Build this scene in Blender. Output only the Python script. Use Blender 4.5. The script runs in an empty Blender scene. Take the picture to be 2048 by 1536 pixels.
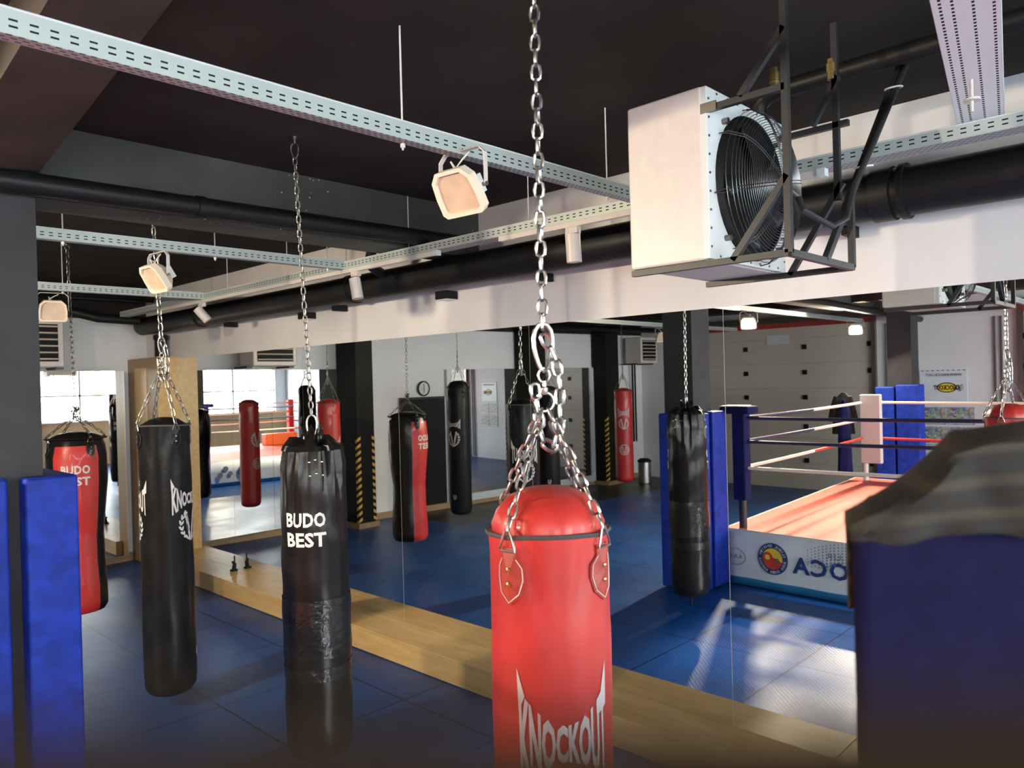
import bpy, bmesh, math, random
from mathutils import Vector, Matrix
random.seed(7)
sin, cos, pi, rad = math.sin, math.cos, math.pi, math.radians
sc = bpy.context.scene
COL = sc.collection

# ------------------------------------------------------------------ camera
H = 2.46
YAW, PITCH, ROLL, FPX = 0.8072, -0.0039, -0.0267, 1523.0
F = Vector((sin(YAW)*cos(PITCH), cos(YAW)*cos(PITCH), sin(PITCH)))
r0 = Vector((cos(YAW), -sin(YAW), 0)); u0 = r0.cross(F)
RV = cos(ROLL)*r0 + sin(ROLL)*u0
UV = -sin(ROLL)*r0 + cos(ROLL)*u0
cd = bpy.data.cameras.new('camera'); cam = bpy.data.objects.new('camera', cd); COL.objects.link(cam)
mw = Matrix((RV, UV, -F)).transposed().to_4x4(); mw.translation = Vector((0, 0, H)); cam.matrix_world = mw
cd.sensor_width = 36; cd.lens = FPX/2048*36; cd.clip_start = 0.01
cd.dof.use_dof = True; cd.dof.focus_distance = 3.6; cd.dof.aperture_fstop = cd.lens/6.0
sc.camera = cam
# ------------------------------------------------------------------ world, sun, exposure
sc.view_settings.view_transform = 'Standard'; sc.view_settings.look = 'None'
sc.view_settings.gamma = 1; sc.view_settings.use_curve_mapping = False
sc.view_settings.exposure = 0.6
sc.cycles.use_denoising = True
sc.cycles.max_bounces = 10; sc.cycles.glossy_bounces = 6; sc.cycles.diffuse_bounces = 5; sc.cycles.transparent_max_bounces = 12
sc.cycles.sample_clamp_indirect = 25
w = bpy.data.worlds.new('daylight'); sc.world = w; w.use_nodes = True
nt = w.node_tree; bg = nt.nodes['Background']
tc = nt.nodes.new('ShaderNodeTexCoord'); sx = nt.nodes.new('ShaderNodeSeparateXYZ'); rp = nt.nodes.new('ShaderNodeValToRGB')
nt.links.new(tc.outputs['Generated'], sx.inputs[0]); nt.links.new(sx.outputs['Z'], rp.inputs[0]); nt.links.new(rp.outputs[0], bg.inputs[0])
rp.color_ramp.elements[0].position = 0.0; rp.color_ramp.elements[0].color = (0.95, 0.98, 0.95, 1)
rp.color_ramp.elements[1].position = 0.5; rp.color_ramp.elements[1].color = (0.72, 0.86, 1.0, 1)
bg.inputs[1].default_value = 18.0
sl = bpy.data.lights.new('sun', 'SUN'); so = bpy.data.objects.new('sun', sl); COL.objects.link(so)
sl.energy = 9.0; sl.angle = rad(1.5); sl.color = (1.0, 0.95, 0.88)
so.rotation_euler = Vector((0.02, 1.0, -0.36)).to_track_quat('-Z', 'Y').to_euler(); so.location = (0, -12, 8)
for (xa, xb) in ((-6.6, -1.4), (-1.2, 3.9)):                        # light portals in the window openings
    pl = bpy.data.lights.new('window_portal', 'AREA'); pl.shape = 'RECTANGLE'; pl.size = xb-xa; pl.size_y = 1.75; pl.cycles.is_portal = True
    po = bpy.data.objects.new('window_portal', pl); COL.objects.link(po); po.location = ((xa+xb)/2, -5.05, 2.38); po.rotation_euler = (rad(90), 0, 0)

# ------------------------------------------------------------------ materials
def mat(name, col, rough=0.5, metal=0.0, noise=0.0, nscale=20, bump=0.0, bscale=60, spec=0.5, col2=None, stretch=None, coat=0.0):
    m = bpy.data.materials.new(name); m.use_nodes = True; t = m.node_tree; b = t.nodes['Principled BSDF']
    b.inputs['Base Color'].default_value = (*col, 1); b.inputs['Roughness'].default_value = rough
    b.inputs['Metallic'].default_value = metal; b.inputs['Specular IOR Level'].default_value = spec
    b.inputs['Coat Weight'].default_value = coat
    c = t.nodes.new('ShaderNodeTexCoord'); src = c.outputs['Object']
    if stretch:
        mp = t.nodes.new('ShaderNodeMapping'); mp.inputs['Scale'].default_value = stretch
        t.links.new(src, mp.inputs[0]); src = mp.outputs[0]
    if noise or col2:
        n = t.nodes.new('ShaderNodeTexNoise'); n.inputs['Scale'].default_value = nscale; n.inputs['Detail'].default_value = 5
        t.links.new(src, n.inputs['Vector'])
        r = t.nodes.new('ShaderNodeValToRGB'); t.links.new(n.outputs['Fac'], r.inputs[0])
        c2 = col2 or tuple(min(1, x*(1+noise)) for x in col); c1 = col if col2 else tuple(x*(1-noise) for x in col)
        r.color_ramp.elements[0].position = 0.35; r.color_ramp.elements[1].position = 0.7
        r.color_ramp.elements[0].color = (*c1, 1); r.color_ramp.elements[1].color = (*c2, 1)
        t.links.new(r.outputs[0], b.inputs['Base Color'])
    if bump:
        n = t.nodes.new('ShaderNodeTexNoise'); n.inputs['Scale'].default_value = bscale; n.inputs['Detail'].default_value = 3
        t.links.new(src, n.inputs['Vector'])
        bp = t.nodes.new('ShaderNodeBump'); bp.inputs['Strength'].default_value = bump; bp.inputs['Distance'].default_value = 0.01
        t.links.new(n.outputs['Fac'], bp.inputs['Height']); t.links.new(bp.outputs[0], b.inputs['Normal'])
    return m
def emis(name, col, s):
    m = bpy.data.materials.new(name); m.use_nodes = True; b = m.node_tree.nodes['Principled BSDF']
    b.inputs['Base Color'].default_value = (*col, 1); b.inputs['Emission Color'].default_value = (*col, 1); b.inputs['Emission Strength'].default_value = s
    return m
M = {}
M['wall'] = mat('white wall paint', (0.68, 0.655, 0.64), 0.7, noise=0.05, nscale=1.6, bump=0.05)
M['wallc'] = mat('cool white wall paint', (0.72, 0.73, 0.73), 0.7, noise=0.05, nscale=1.2)
M['ceil'] = mat('black ceiling paint', (0.032, 0.027, 0.024), 0.9, spec=0.2, noise=0.25, nscale=2.0, bump=0.15, bscale=8)
M['beamp'] = mat('dark brown beam paint', (0.05, 0.038, 0.03), 0.7, noise=0.3, nscale=3, bump=0.1)
M['dark'] = mat('charcoal column paint', (0.028, 0.028, 0.032), 0.7, noise=0.3, nscale=3, bump=0.1, bscale=20)
M['black'] = mat('matt black', (0.008, 0.008, 0.008), 0.6, noise=0.2, spec=0.2)
M['pipe'] = mat('black pipe paint', (0.009, 0.009, 0.009), 0.45, spec=0.3)
M['steelblk'] = mat('black painted steel', (0.02, 0.021, 0.023), 0.45, bump=0.03)
M['chrome'] = mat('zinc chain steel', (0.46, 0.45, 0.44), 0.32, 1.0)
M['chain_d'] = mat('dull chain steel', (0.22, 0.21, 0.19), 0.4, 1.0)
M['chain_m'] = mat('grey chain steel', (0.36, 0.35, 0.33), 0.36, 1.0)
M['brass'] = mat('brass', (0.5, 0.36, 0.16), 0.35, 1.0)
M['mirror'] = mat('mirror silvering', (0.90, 0.915, 0.90), 0.0, 1.0)
M['mirroredge'] = mat('mirror edge', (0.75, 0.75, 0.7), 0.3)
M['white'] = mat('white enamel', (0.60, 0.555, 0.51), 0.35, noise=0.03)
M['whitec'] = mat('white galvanised', (0.60, 0.64, 0.64), 0.45, noise=0.04, nscale=6)
M['flood'] = mat('cream lamp housing', (0.78, 0.66, 0.52), 0.45)
M['floodglass'] = mat('frosted lamp glass', (0.60, 0.45, 0.32), 0.25, noise=0.12, nscale=9)
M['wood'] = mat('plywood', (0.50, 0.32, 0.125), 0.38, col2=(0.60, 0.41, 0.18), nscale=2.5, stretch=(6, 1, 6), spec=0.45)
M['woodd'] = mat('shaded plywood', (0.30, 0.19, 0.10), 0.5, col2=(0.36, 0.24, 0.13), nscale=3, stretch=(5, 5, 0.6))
M['woodw'] = mat('pale plywood', (0.56, 0.38, 0.18), 0.45, col2=(0.62, 0.44, 0.23), nscale=2.5, stretch=(5, 5, 0.6))
M['red'] = mat('red leather', (0.52, 0.026, 0.022), 0.40, noise=0.14, nscale=4, bump=0.06, bscale=90, coat=0.15)
M['redp'] = mat('red worn leather', (0.54, 0.034, 0.028), 0.44, noise=0.2, nscale=3.5, bump=0.10, bscale=25, coat=0.1)
M['redd'] = mat('brown red leather tab', (0.40, 0.045, 0.03), 0.45, noise=0.2, nscale=30)
M['blk'] = mat('black leather', (0.012, 0.012, 0.013), 0.30, noise=0.3, nscale=5, bump=0.12, bscale=22, spec=0.12)
M['blks'] = mat('black glossy vinyl', (0.010, 0.009, 0.009), 0.27, bump=0.3, bscale=7, spec=0.2)
M['tape'] = mat('black tape', (0.010, 0.010, 0.010), 0.22, bump=0.5, bscale=30, spec=0.4)
M['print'] = mat('white print', (0.64, 0.62, 0.62), 0.5)
M['trim'] = mat('grey trim', (0.08, 0.075, 0.075), 0.6)
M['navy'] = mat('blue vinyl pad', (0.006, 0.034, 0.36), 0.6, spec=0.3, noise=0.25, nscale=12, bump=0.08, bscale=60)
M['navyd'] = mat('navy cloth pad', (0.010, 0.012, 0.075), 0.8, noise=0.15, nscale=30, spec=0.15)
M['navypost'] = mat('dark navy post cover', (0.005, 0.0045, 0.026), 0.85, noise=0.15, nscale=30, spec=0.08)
M['yellow'] = mat('yellow tape', (0.75, 0.42, 0.06), 0.5)
M['canvas'] = mat('red ring canvas', (0.72, 0.14, 0.10), 0.6, noise=0.08, nscale=2)
M['ropew'] = mat('white rope cover', (0.75, 0.72, 0.64), 0.5)
M['ropen'] = mat('navy rope cover', (0.02, 0.025, 0.08), 0.5)
M['roper'] = mat('red rope cover', (0.60, 0.04, 0.03), 0.5)
M['clothb'] = mat('black cloth', (0.015, 0.015, 0.018), 0.85)
M['joint'] = mat('door panel joint', (0.34, 0.32, 0.26), 0.6)
M['garage'] = mat('cream sectional door', (0.52, 0.49, 0.40), 0.5, noise=0.03)
M['bandb'] = mat('blue band', (0.02, 0.20, 0.42), 0.6)
M['bannerw'] = mat('white banner', (0.66, 0.73, 0.78), 0.5, noise=0.05, nscale=3)
M['navyink'] = mat('navy ink', (0.01, 0.05, 0.20), 0.5)
M['greyink'] = mat('grey ink', (0.22, 0.26, 0.30), 0.5)
M['yel'] = mat('logo yellow', (0.80, 0.60, 0.05), 0.5)
M['redink'] = mat('logo red', (0.60, 0.06, 0.04), 0.5)
M['brownpad'] = mat('dark brown leather cushion', (0.085, 0.062, 0.038), 0.8, spec=0.1)
M['orange'] = mat('orange cushion', (0.75, 0.16, 0.04), 0.5)
M['fan'] = mat('dark fan', (0.03, 0.035, 0.04), 0.3, 0.4)
M['wire'] = mat('guard wire', (0.10, 0.10, 0.10), 0.3, 0.8)
M['lamp'] = emis('lit floodlight', (1.0, 0.80, 0.48), 60)
M['outdoor'] = mat('snowy ground', (0.55, 0.60, 0.62), 0.8)

def slot_mat(name, col, pitch, rows, sl, sw, metal=0.3):
    """galvanised sheet, slots painted near-black for the shaded tray inside; UV in metres: x along, y across"""
    m = bpy.data.materials.new(name); m.use_nodes = True; t = m.node_tree; N = t.nodes; L = t.links
    b = N['Principled BSDF']; b.inputs['Base Color'].default_value = (*col, 1); b.inputs['Metallic'].default_value = metal; b.inputs['Roughness'].default_value = 0.42
    uv = N.new('ShaderNodeUVMap'); s = N.new('ShaderNodeSeparateXYZ'); L.new(uv.outputs[0], s.inputs[0])
    def mth(op, a, b_=None, c=None):
        n = N.new('ShaderNodeMath'); n.operation = op
        for i, v in enumerate((a, b_, c)):
            if v is None: continue
            if isinstance(v, (int, float)): n.inputs[i].default_value = v
            else: L.new(v, n.inputs[i])
        return n.outputs[0]
    tot = None
    for (yc, off) in rows:
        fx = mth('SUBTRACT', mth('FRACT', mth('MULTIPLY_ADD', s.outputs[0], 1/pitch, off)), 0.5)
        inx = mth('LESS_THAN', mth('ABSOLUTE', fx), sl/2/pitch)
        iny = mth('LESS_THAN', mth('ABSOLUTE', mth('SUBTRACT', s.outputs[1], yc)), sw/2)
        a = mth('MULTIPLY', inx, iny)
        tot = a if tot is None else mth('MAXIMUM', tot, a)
    tr = N.new('ShaderNodeBsdfDiffuse'); tr.inputs[0].default_value = (0.02, 0.02, 0.02, 1); mx = N.new('ShaderNodeMixShader'); L.new(tot, mx.inputs[0])  # dark colour stands in for the shade seen through open slots
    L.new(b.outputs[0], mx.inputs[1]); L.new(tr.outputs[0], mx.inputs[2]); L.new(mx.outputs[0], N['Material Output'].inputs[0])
    return m
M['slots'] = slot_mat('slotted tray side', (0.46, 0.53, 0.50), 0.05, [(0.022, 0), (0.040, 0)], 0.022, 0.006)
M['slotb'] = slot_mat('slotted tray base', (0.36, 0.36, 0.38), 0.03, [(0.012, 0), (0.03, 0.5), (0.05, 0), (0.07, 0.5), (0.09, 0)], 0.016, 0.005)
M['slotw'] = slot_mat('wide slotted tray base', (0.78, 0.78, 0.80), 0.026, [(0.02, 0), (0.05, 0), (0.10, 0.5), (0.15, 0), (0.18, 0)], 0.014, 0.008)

def floor_mat():
    m = bpy.data.materials.new('blue gym mats'); m.use_nodes = True; t = m.node_tree; N = t.nodes; L = t.links; b = N['Principled BSDF']
    tc = N.new('ShaderNodeTexCoord'); br = N.new('ShaderNodeTexBrick'); br.offset = 0; br.inputs['Scale'].default_value = 1
    br.inputs['Brick Width'].default_value = 1.0; br.inputs['Row Height'].default_value = 1.0; br.inputs['Mortar Size'].default_value = 0.008
    br.inputs['Color1'].default_value = (1, 1, 1, 1); br.inputs['Color2'].default_value = (0.8, 0.85, 0.9, 1); br.inputs['Mortar'].default_value = (0.15, 0.15, 0.2, 1)
    mp = N.new('ShaderNodeMapping'); mp.inputs['Location'].default_value = (0.35, 0.25, 0); L.new(tc.outputs['Object'], mp.inputs[0]); L.new(mp.outputs[0], br.inputs['Vector'])
    no = N.new('ShaderNodeTexNoise'); no.inputs['Scale'].default_value = 1.1; no.inputs['Detail'].default_value = 3; no.inputs['Roughness'].default_value = 0.5; L.new(tc.outputs['Object'], no.inputs['Vector'])
    r = N.new('ShaderNodeValToRGB'); L.new(no.outputs['Fac'], r.inputs[0])
    r.color_ramp.elements[0].position = 0.3; r.color_ramp.elements[0].color = (0.004, 0.048, 0.20, 1)
    r.color_ramp.elements[1].position = 0.75; r.color_ramp.elements[1].color = (0.005, 0.080, 0.29, 1)
    mu = N.new('ShaderNodeMix'); mu.data_type = 'RGBA'; mu.blend_type = 'MULTIPLY'; mu.inputs[0].default_value = 1
    L.new(r.outputs[0], mu.inputs[6]); L.new(br.outputs[0], mu.inputs[7])
    # black mats by the far wall (a strip laid along it)
    s = N.new('ShaderNodeSeparateXYZ'); L.new(tc.outputs['Object'], s.inputs[0])
    g = N.new('ShaderNodeMath'); g.operation = 'MULTIPLY_ADD'; L.new(s.outputs[0], g.inputs[0]); g.inputs[1].default_value = -0.10; L.new(s.outputs[1], g.inputs[2])
    g2 = N.new('ShaderNodeMath'); g2.operation = 'GREATER_THAN'; L.new(g.outputs[0], g2.inputs[0]); g2.inputs[1].default_value = 9.75
    g3 = N.new('ShaderNodeMath'); g3.operation = 'LESS_THAN'; L.new(s.outputs[0], g3.inputs[0]); g3.inputs[1].default_value = 0.1
    g4 = N.new('ShaderNodeMath'); g4.operation = 'MULTIPLY'; L.new(g2.outputs[0], g4.inputs[0]); L.new(g3.outputs[0], g4.inputs[1])
    mb = N.new('ShaderNodeMix'); mb.data_type = 'RGBA'; L.new(g4.outputs[0], mb.inputs[0]); L.new(mu.outputs[2], mb.inputs[6]); mb.inputs[7].default_value = (0.015, 0.016, 0.02, 1)
    L.new(mb.outputs[2], b.inputs['Base Color'])
    n2 = N.new('ShaderNodeTexNoise'); n2.inputs['Scale'].default_value = 1.3; n2.inputs['Detail'].default_value = 2; L.new(tc.outputs['Object'], n2.inputs['Vector'])
    rr = N.new('ShaderNodeMapRange'); rr.inputs['From Min'].default_value = 0.3; rr.inputs['From Max'].default_value = 0.7; rr.inputs['To Min'].default_value = 0.34; rr.inputs['To Max'].default_value = 0.44
    L.new(n2.outputs['Fac'], rr.inputs[0]); L.new(rr.outputs[0], b.inputs['Roughness']); b.inputs['Specular IOR Level'].default_value = 0.5
    wv = N.new('ShaderNodeTexWave'); wv.inputs['Scale'].default_value = 14; wv.bands_direction = 'DIAGONAL'; wv.inputs['Distortion'].default_value = 1.5; L.new(tc.outputs['Object'], wv.inputs['Vector'])
    bp = N.new('ShaderNodeBump'); bp.inputs['Strength'].default_value = 0.10; bp.inputs['Distance'].default_value = 0.004; L.new(wv.outputs['Fac'], bp.inputs['Height'])
    bp2 = N.new('ShaderNodeBump'); bp2.inputs['Strength'].default_value = 0.5; bp2.inputs['Distance'].default_value = 0.01; L.new(br.outputs['Fac'], bp2.inputs['Height']); bp2.invert = True
    L.new(bp.outputs[0], bp2.inputs['Normal']); L.new(bp2.outputs[0], b.inputs['Normal'])
    return m
M['floor'] = floor_mat()
def speck_mat():
    m = mat('dark beam with paint specks', (0.055, 0.058, 0.05), 0.7, noise=0.25, nscale=2)
    t = m.node_tree; N = t.nodes; L = t.links; b = N['Principled BSDF']; src = b.inputs['Base Color'].links[0].from_socket
    tc = N.new('ShaderNodeTexCoord'); v = N.new('ShaderNodeTexVoronoi'); v.inputs['Scale'].default_value = 22; L.new(tc.outputs['Object'], v.inputs['Vector'])
    lt = N.new('ShaderNodeMath'); lt.operation = 'LESS_THAN'; L.new(v.outputs['Distance'], lt.inputs[0]); lt.inputs[1].default_value = 0.11
    n = N.new('ShaderNodeTexNoise'); n.inputs['Scale'].default_value = 1.7; n.inputs['Detail'].default_value = 4; L.new(tc.outputs['Object'], n.inputs['Vector'])
    gt = N.new('ShaderNodeMath'); gt.operation = 'GREATER_THAN'; L.new(n.outputs['Fac'], gt.inputs[0]); gt.inputs[1].default_value = 0.55
    a = N.new('ShaderNodeMath'); a.operation = 'MULTIPLY'; L.new(lt.outputs[0], a.inputs[0]); L.new(gt.outputs[0], a.inputs[1])
    mx = N.new('ShaderNodeMix'); mx.data_type = 'RGBA'; L.new(a.outputs[0], mx.inputs[0]); L.new(src, mx.inputs[6]); mx.inputs[7].default_value = (0.6, 0.58, 0.5, 1)
    L.new(mx.outputs[2], b.inputs['Base Color']); return m
M['speck'] = speck_mat()
def cells_mat(name, sc_, sat):
    m = bpy.data.materials.new(name); m.use_nodes = True; t = m.node_tree; N = t.nodes; L = t.links; b = N['Principled BSDF']
    tc = N.new('ShaderNodeTexCoord'); v = N.new('ShaderNodeTexVoronoi'); v.inputs['Scale'].default_value = sc_; L.new(tc.outputs['Object'], v.inputs['Vector'])
    h = N.new('ShaderNodeHueSaturation'); h.inputs['Saturation'].default_value = sat; h.inputs['Value'].default_value = 0.6; L.new(v.outputs['Color'], h.inputs['Color']); L.new(h.outputs[0], b.inputs['Base Color'])
    return m
M['photos'] = cells_mat('photo print', 26, 0.7)

# ------------------------------------------------------------------ mesh helpers
class MB:
    def __init__(s): s.v = []; s.f = []; s.m = []; s.uv = {}
    def add(s, vs, fs, mi=0, uvs=None):
        o = len(s.v); s.v += [Vector(p) for p in vs]
        for k, f in enumerate(fs):
            if uvs: s.uv[len(s.f)] = uvs[k]
            s.f.append([o+i for i in f]); s.m.append(mi if isinstance(mi, int) else mi[k])
        return s
    def box(s, x0, x1, y0, y1, z0, z1, mi=0):
        return s.add([(x0,y0,z0),(x1,y0,z0),(x1,y1,z0),(x0,y1,z0),(x0,y0,z1),(x1,y0,z1),(x1,y1,z1),(x0,y1,z1)],
                     [(0,3,2,1),(4,5,6,7),(0,1,5,4),(1,2,6,5),(2,3,7,6),(3,0,4,7)], mi)
    def bar(s, a, b, w, h, up=(0,0,1), mi=0):
        a = Vector(a); b = Vector(b); d = (b-a).normalized(); up = Vector(up)
        if abs(d.dot(up)) > 0.98: up = Vector((1, 0, 0))
        x = d.cross(up).normalized(); y = x.cross(d)
        vs = [p + x*sx*w/2 + y*sy*h/2 for p in (a, b) for (sx, sy) in ((-1,-1),(1,-1),(1,1),(-1,1))]
        return s.add(vs, [(3,2,1,0),(4,5,6,7),(0,1,5,4),(1,2,6,5),(2,3,7,6),(3,0,4,7)], mi)
    def tube(s, pts, r, n=8, closed=False, caps=True, mi=0):
        pts = [Vector(p) for p in pts]; N = len(pts); vs = []; prev = None
        rs = r if isinstance(r, (list, tuple)) else [r]*N
        for i, p in enumerate(pts):
            d = ((pts[(i+1) % N] if (closed or i < N-1) else p) - (pts[i-1] if (closed or i > 0) else p)).normalized()
            if prev is None:
                a = Vector((0, 0, 1)) if abs(d.z) < 0.9 else Vector((1, 0, 0)); x = d.cross(a).normalized()
            else:
                x = (prev - d*prev.dot(d)); x = x.normalized() if x.length > 1e-6 else d.orthogonal().normalized()
            prev = x; y = d.cross(x)
            vs += [p + (x*cos(2*pi*k/n) + y*sin(2*pi*k/n))*rs[i] for k in range(n)]
        fs = []
        for i in range(N if closed else N-1):
            j = (i+1) % N
            fs += [(i*n+k, i*n+(k+1) % n, j*n+(k+1) % n, j*n+k) for k in range(n)]
        if caps and not closed: fs += [tuple(range(n))[::-1], tuple((N-1)*n+k for k in range(n))]
        return s.add(vs, fs, mi)
    def lathe(s, prof, c=(0,0,0), n=24, mi=0, caps=True, wob=None):
        vs = []; c = Vector(c)
        for (r, z) in prof:
            for k in range(n):
                a = 2*pi*k/n; rr = r + (wob(a, z) if wob else 0)
                vs.append(c + Vector((rr*cos(a), rr*sin(a), z)))
        fs = []; mm = []
        for i in range(len(prof)-1):
            for k in range(n):
                fs.append((i*n+k, i*n+(k+1) % n, (i+1)*n+(k+1) % n, (i+1)*n+k))
                mm.append(mi(2*pi*(k+.5)/n, (prof[i][1]+prof[i+1][1])/2) if callable(mi) else mi)
        if caps:
            fs += [tuple(range(n))[::-1], tuple((len(prof)-1)*n+k for k in range(n))]; mm += [mi(0, prof[0][1]) if callable(mi) else mi]*2
        return s.add(vs, fs, mm)
    def build(s, name, mats, parent=None, smooth=False, bevel=0, org=None, weld=False):
        me = bpy.data.meshes.new(name)
        o_ = Vector(org) if org else (Vector(parent['_o']) if parent is not None and '_o' in parent else Vector((0, 0, 0)))
        me.from_pydata([tuple(p-o_) for p in s.v], [], s.f)
        for m in (mats if isinstance(mats, (list, tuple)) else [mats]): me.materials.append(M[m] if isinstance(m, str) else m)
        me.polygons.foreach_set('material_index', s.m)
        if s.uv:
            ul = me.uv_layers.new(name='UVMap')
            for pi_, uvl in s.uv.items():
                for li, uvv in zip(me.polygons[pi_].loop_indices, uvl): ul.data[li].uv = uvv
        if smooth:
            me.polygons.foreach_set('use_smooth', [True]*len(me.polygons))
            bm = bmesh.new(); bm.from_mesh(me)
            for e in bm.edges: e.smooth = not (len(e.link_faces) == 2 and e.calc_face_angle(0) > rad(38))
            bm.to_mesh(me); bm.free()
        me.update()
        o = bpy.data.objects.new(name, me); COL.objects.link(o)
        if parent is not None: o.parent = parent
        if parent is None and org: o.location = org
        o['_o'] = list(o_)
        if bevel:
            b = o.modifiers.new('bevel', 'BEVEL'); b.width = bevel; b.segments = 3; b.limit_method = 'ANGLE'
            me.polygons.foreach_set('use_smooth', [True]*len(me.polygons))
            for e in me.edges: pass
            wn = o.modifiers.new('wn', 'WEIGHTED_NORMAL'); wn.keep_sharp = False
        return o
def thing(name, label, cat, loc=(0, 0, 0), group=None):
    o = bpy.data.objects.new(name, None); COL.objects.link(o); o.location = loc; o.empty_display_size = 0.1
    o['_o'] = list(loc); o['label'] = label; o['category'] = cat
    if group: o['group'] = group
    return o
def tag(o, label, cat, group=None):
    o['label'] = label; o['category'] = cat
    if group: o['group'] = group
    return o
def struct(name, mb, mats, **k):
    o = mb.build(name, mats, **k); o['kind'] = 'structure'; return o

def chain(mb, pts, pitch=0.041, wr=0.0034, w=0.024, n=6, seg=10, mi=0, jit=0.0, ph=0):
    """alternating oval links threaded along a polyline"""
    pts = [Vector(p) for p in pts]; L = [0]
    for a, b in zip(pts, pts[1:]): L.append(L[-1]+(b-a).length)
    cnt = max(1, round(L[-1]/pitch)); pit = L[-1]/cnt; ll = pit + 2.6*wr
    def P(t):
        for i in range(len(pts)-1):
            if t <= L[i+1] or i == len(pts)-2:
                return pts[i].lerp(pts[i+1], (t-L[i])/max(1e-6, L[i+1]-L[i])), (pts[i+1]-pts[i]).normalized()
    for k in range(cnt):
        c, _ = P((k+.5)*pit); a, _ = P(k*pit); b, _ = P((k+1)*pit); d = (b-a).normalized()
        ref = Vector((cos(0.6), sin(0.6), 0.0)) if abs(d.z) > .5 else Vector((0, 0, 1))
        x = (ref - d*ref.dot(d)).normalized(); y = d.cross(x)
        ang = (pi/2 if (k+ph) % 2 else 0) + (random.uniform(-jit, jit) if jit else 0)
        ax = x*cos(ang)+y*sin(ang); hl = ll/2-wr; hw = w/2-wr; loop = []
        for s_ in range(seg):
            t = 2*pi*s_/seg; q = Vector((cos(t), sin(t))); st = hl-hw
            loop.append(c + ax*hw*q.x + d*(hw*q.y + (st if q.y > 0.01 else -st if q.y < -0.01 else 0)))
        mb.tube(loop, wr, n, closed=True)
    return mb
def carabiner(mb, top, bot, w, wr, ax):
    top = Vector(top); bot = Vector(bot); ax = Vector(ax); c = (top+bot)/2; h = (top-bot)/2; loop = []
    for k in range(16):
        t = 2*pi*k/16; wd = w/2*(0.75+0.25*sin(t))
        loop.append(c + ax*cos(t)*wd + h*max(-1, min(1, sin(t)*1.0)))
    return mb.tube(loop, wr, 6, closed=True)

# text as flat polygons ------------------------------------------------
_tc = {}
def text_poly(body, bold=0.0, space=1.0):
    key = (body, bold, space)
    if key in _tc: return _tc[key]
    cu = bpy.data.curves.new('t', 'FONT'); cu.body = body; cu.size = 1; cu.offset = bold; cu.space_character = space; cu.resolution_u = 2
    cu.align_x = 'CENTER'; cu.fill_mode = 'BOTH'
    ob = bpy.data.objects.new('t', cu); COL.objects.link(ob); dg = bpy.context.evaluated_depsgraph_get(); dg.update()
    me = bpy.data.meshes.new_from_object(ob.evaluated_get(dg)); bm = bmesh.new(); bm.from_mesh(me)
    bpy.data.objects.remove(ob); bpy.data.curves.remove(cu); bpy.data.meshes.remove(me)
    x0 = min(v.co.x for v in bm.verts); x1 = max(v.co.x for v in bm.verts); y0 = min(v.co.y for v in bm.verts); y1 = max(v.co.y for v in bm.verts)
    for i in range(1, 28):
        bmesh.ops.bisect_plane(bm, geom=bm.verts[:]+bm.edges[:]+bm.faces[:], plane_co=(x0+(x1-x0)*i/28, 0, 0), plane_no=(1, 0, 0))
    bm.verts.ensure_lookup_table(); bm.verts.index_update()
    V = [((v.co.x-x0)/(x1-x0)*2-1, (v.co.y-y0)/(y1-y0)*2-1) for v in bm.verts]; Fc = [[v.index for v in f.verts] for f in bm.faces if f.calc_area() > 1e-7]
    # keep faces with +z winding
    out = []
    for f in Fc:
        a = sum(V[f[i]][0]*V[f[(i+1) % len(f)]][1]-V[f[(i+1) % len(f)]][0]*V[f[i]][1] for i in range(len(f)))
        out.append(f if a > 0 else f[::-1])
    bm.free(); _tc[key] = (V, out, (x1-x0)/(y1-y0)); return _tc[key]
def blob(cx, cy, rx, ry, ang, n=8):
    return [(cx+rx*cos(t)*cos(ang)-ry*sin(t)*sin(ang), cy+rx*cos(t)*sin(ang)+ry*sin(t)*cos(ang)) for t in [2*pi*k/n for k in range(n)]]
def emblem_polys():
    """laurel wreath round a V shaped head; unit square -1..1"""
    P = []
    for sx in (-1, 1):
        for k in range(7):
            a = rad(-78+k*22); r = 0.82
            cx, cy = r*cos(a), r*sin(a)
            P.append([(sx*p[0], p[1]) for p in blob(cx*1.04, cy+0.02, 0.17, 0.075, a+rad(62))]); P.append([(sx*p[0], p[1]) for p in blob(cx*0.86, cy, 0.15, 0.06, a+rad(118))])
        P.append([(sx*p[0], p[1]) for p in [(0.52, 0.62), (0.42, 0.66), (0.03, -0.62), (0.03, -0.95), (0.14, -0.95)]])
        P.append([(sx*p[0], p[1]) for p in [(0.40, 0.30), (0.20, 0.10), (0.06, -0.30), (0.16, -0.20)]])
        P.append([(sx*p[0], p[1]) for p in [(0.36, 0.80), (0.22, 0.28), (0.13, 0.0), (0.30, 0.30)]])
    out = []
    for p in P:
        a = sum(p[i][0]*p[(i+1) % len(p)][1]-p[(i+1) % len(p)][0]*p[i][1] for i in range(len(p)))
        out.append(p if a > 0 else p[::-1])
    return out
def knock_warp(x, y):
    h = 0.36+0.64*abs(x)**1.7; up = 0.42*(1-abs(x)**1.7)*0.0
    return x, y*h + up

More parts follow.
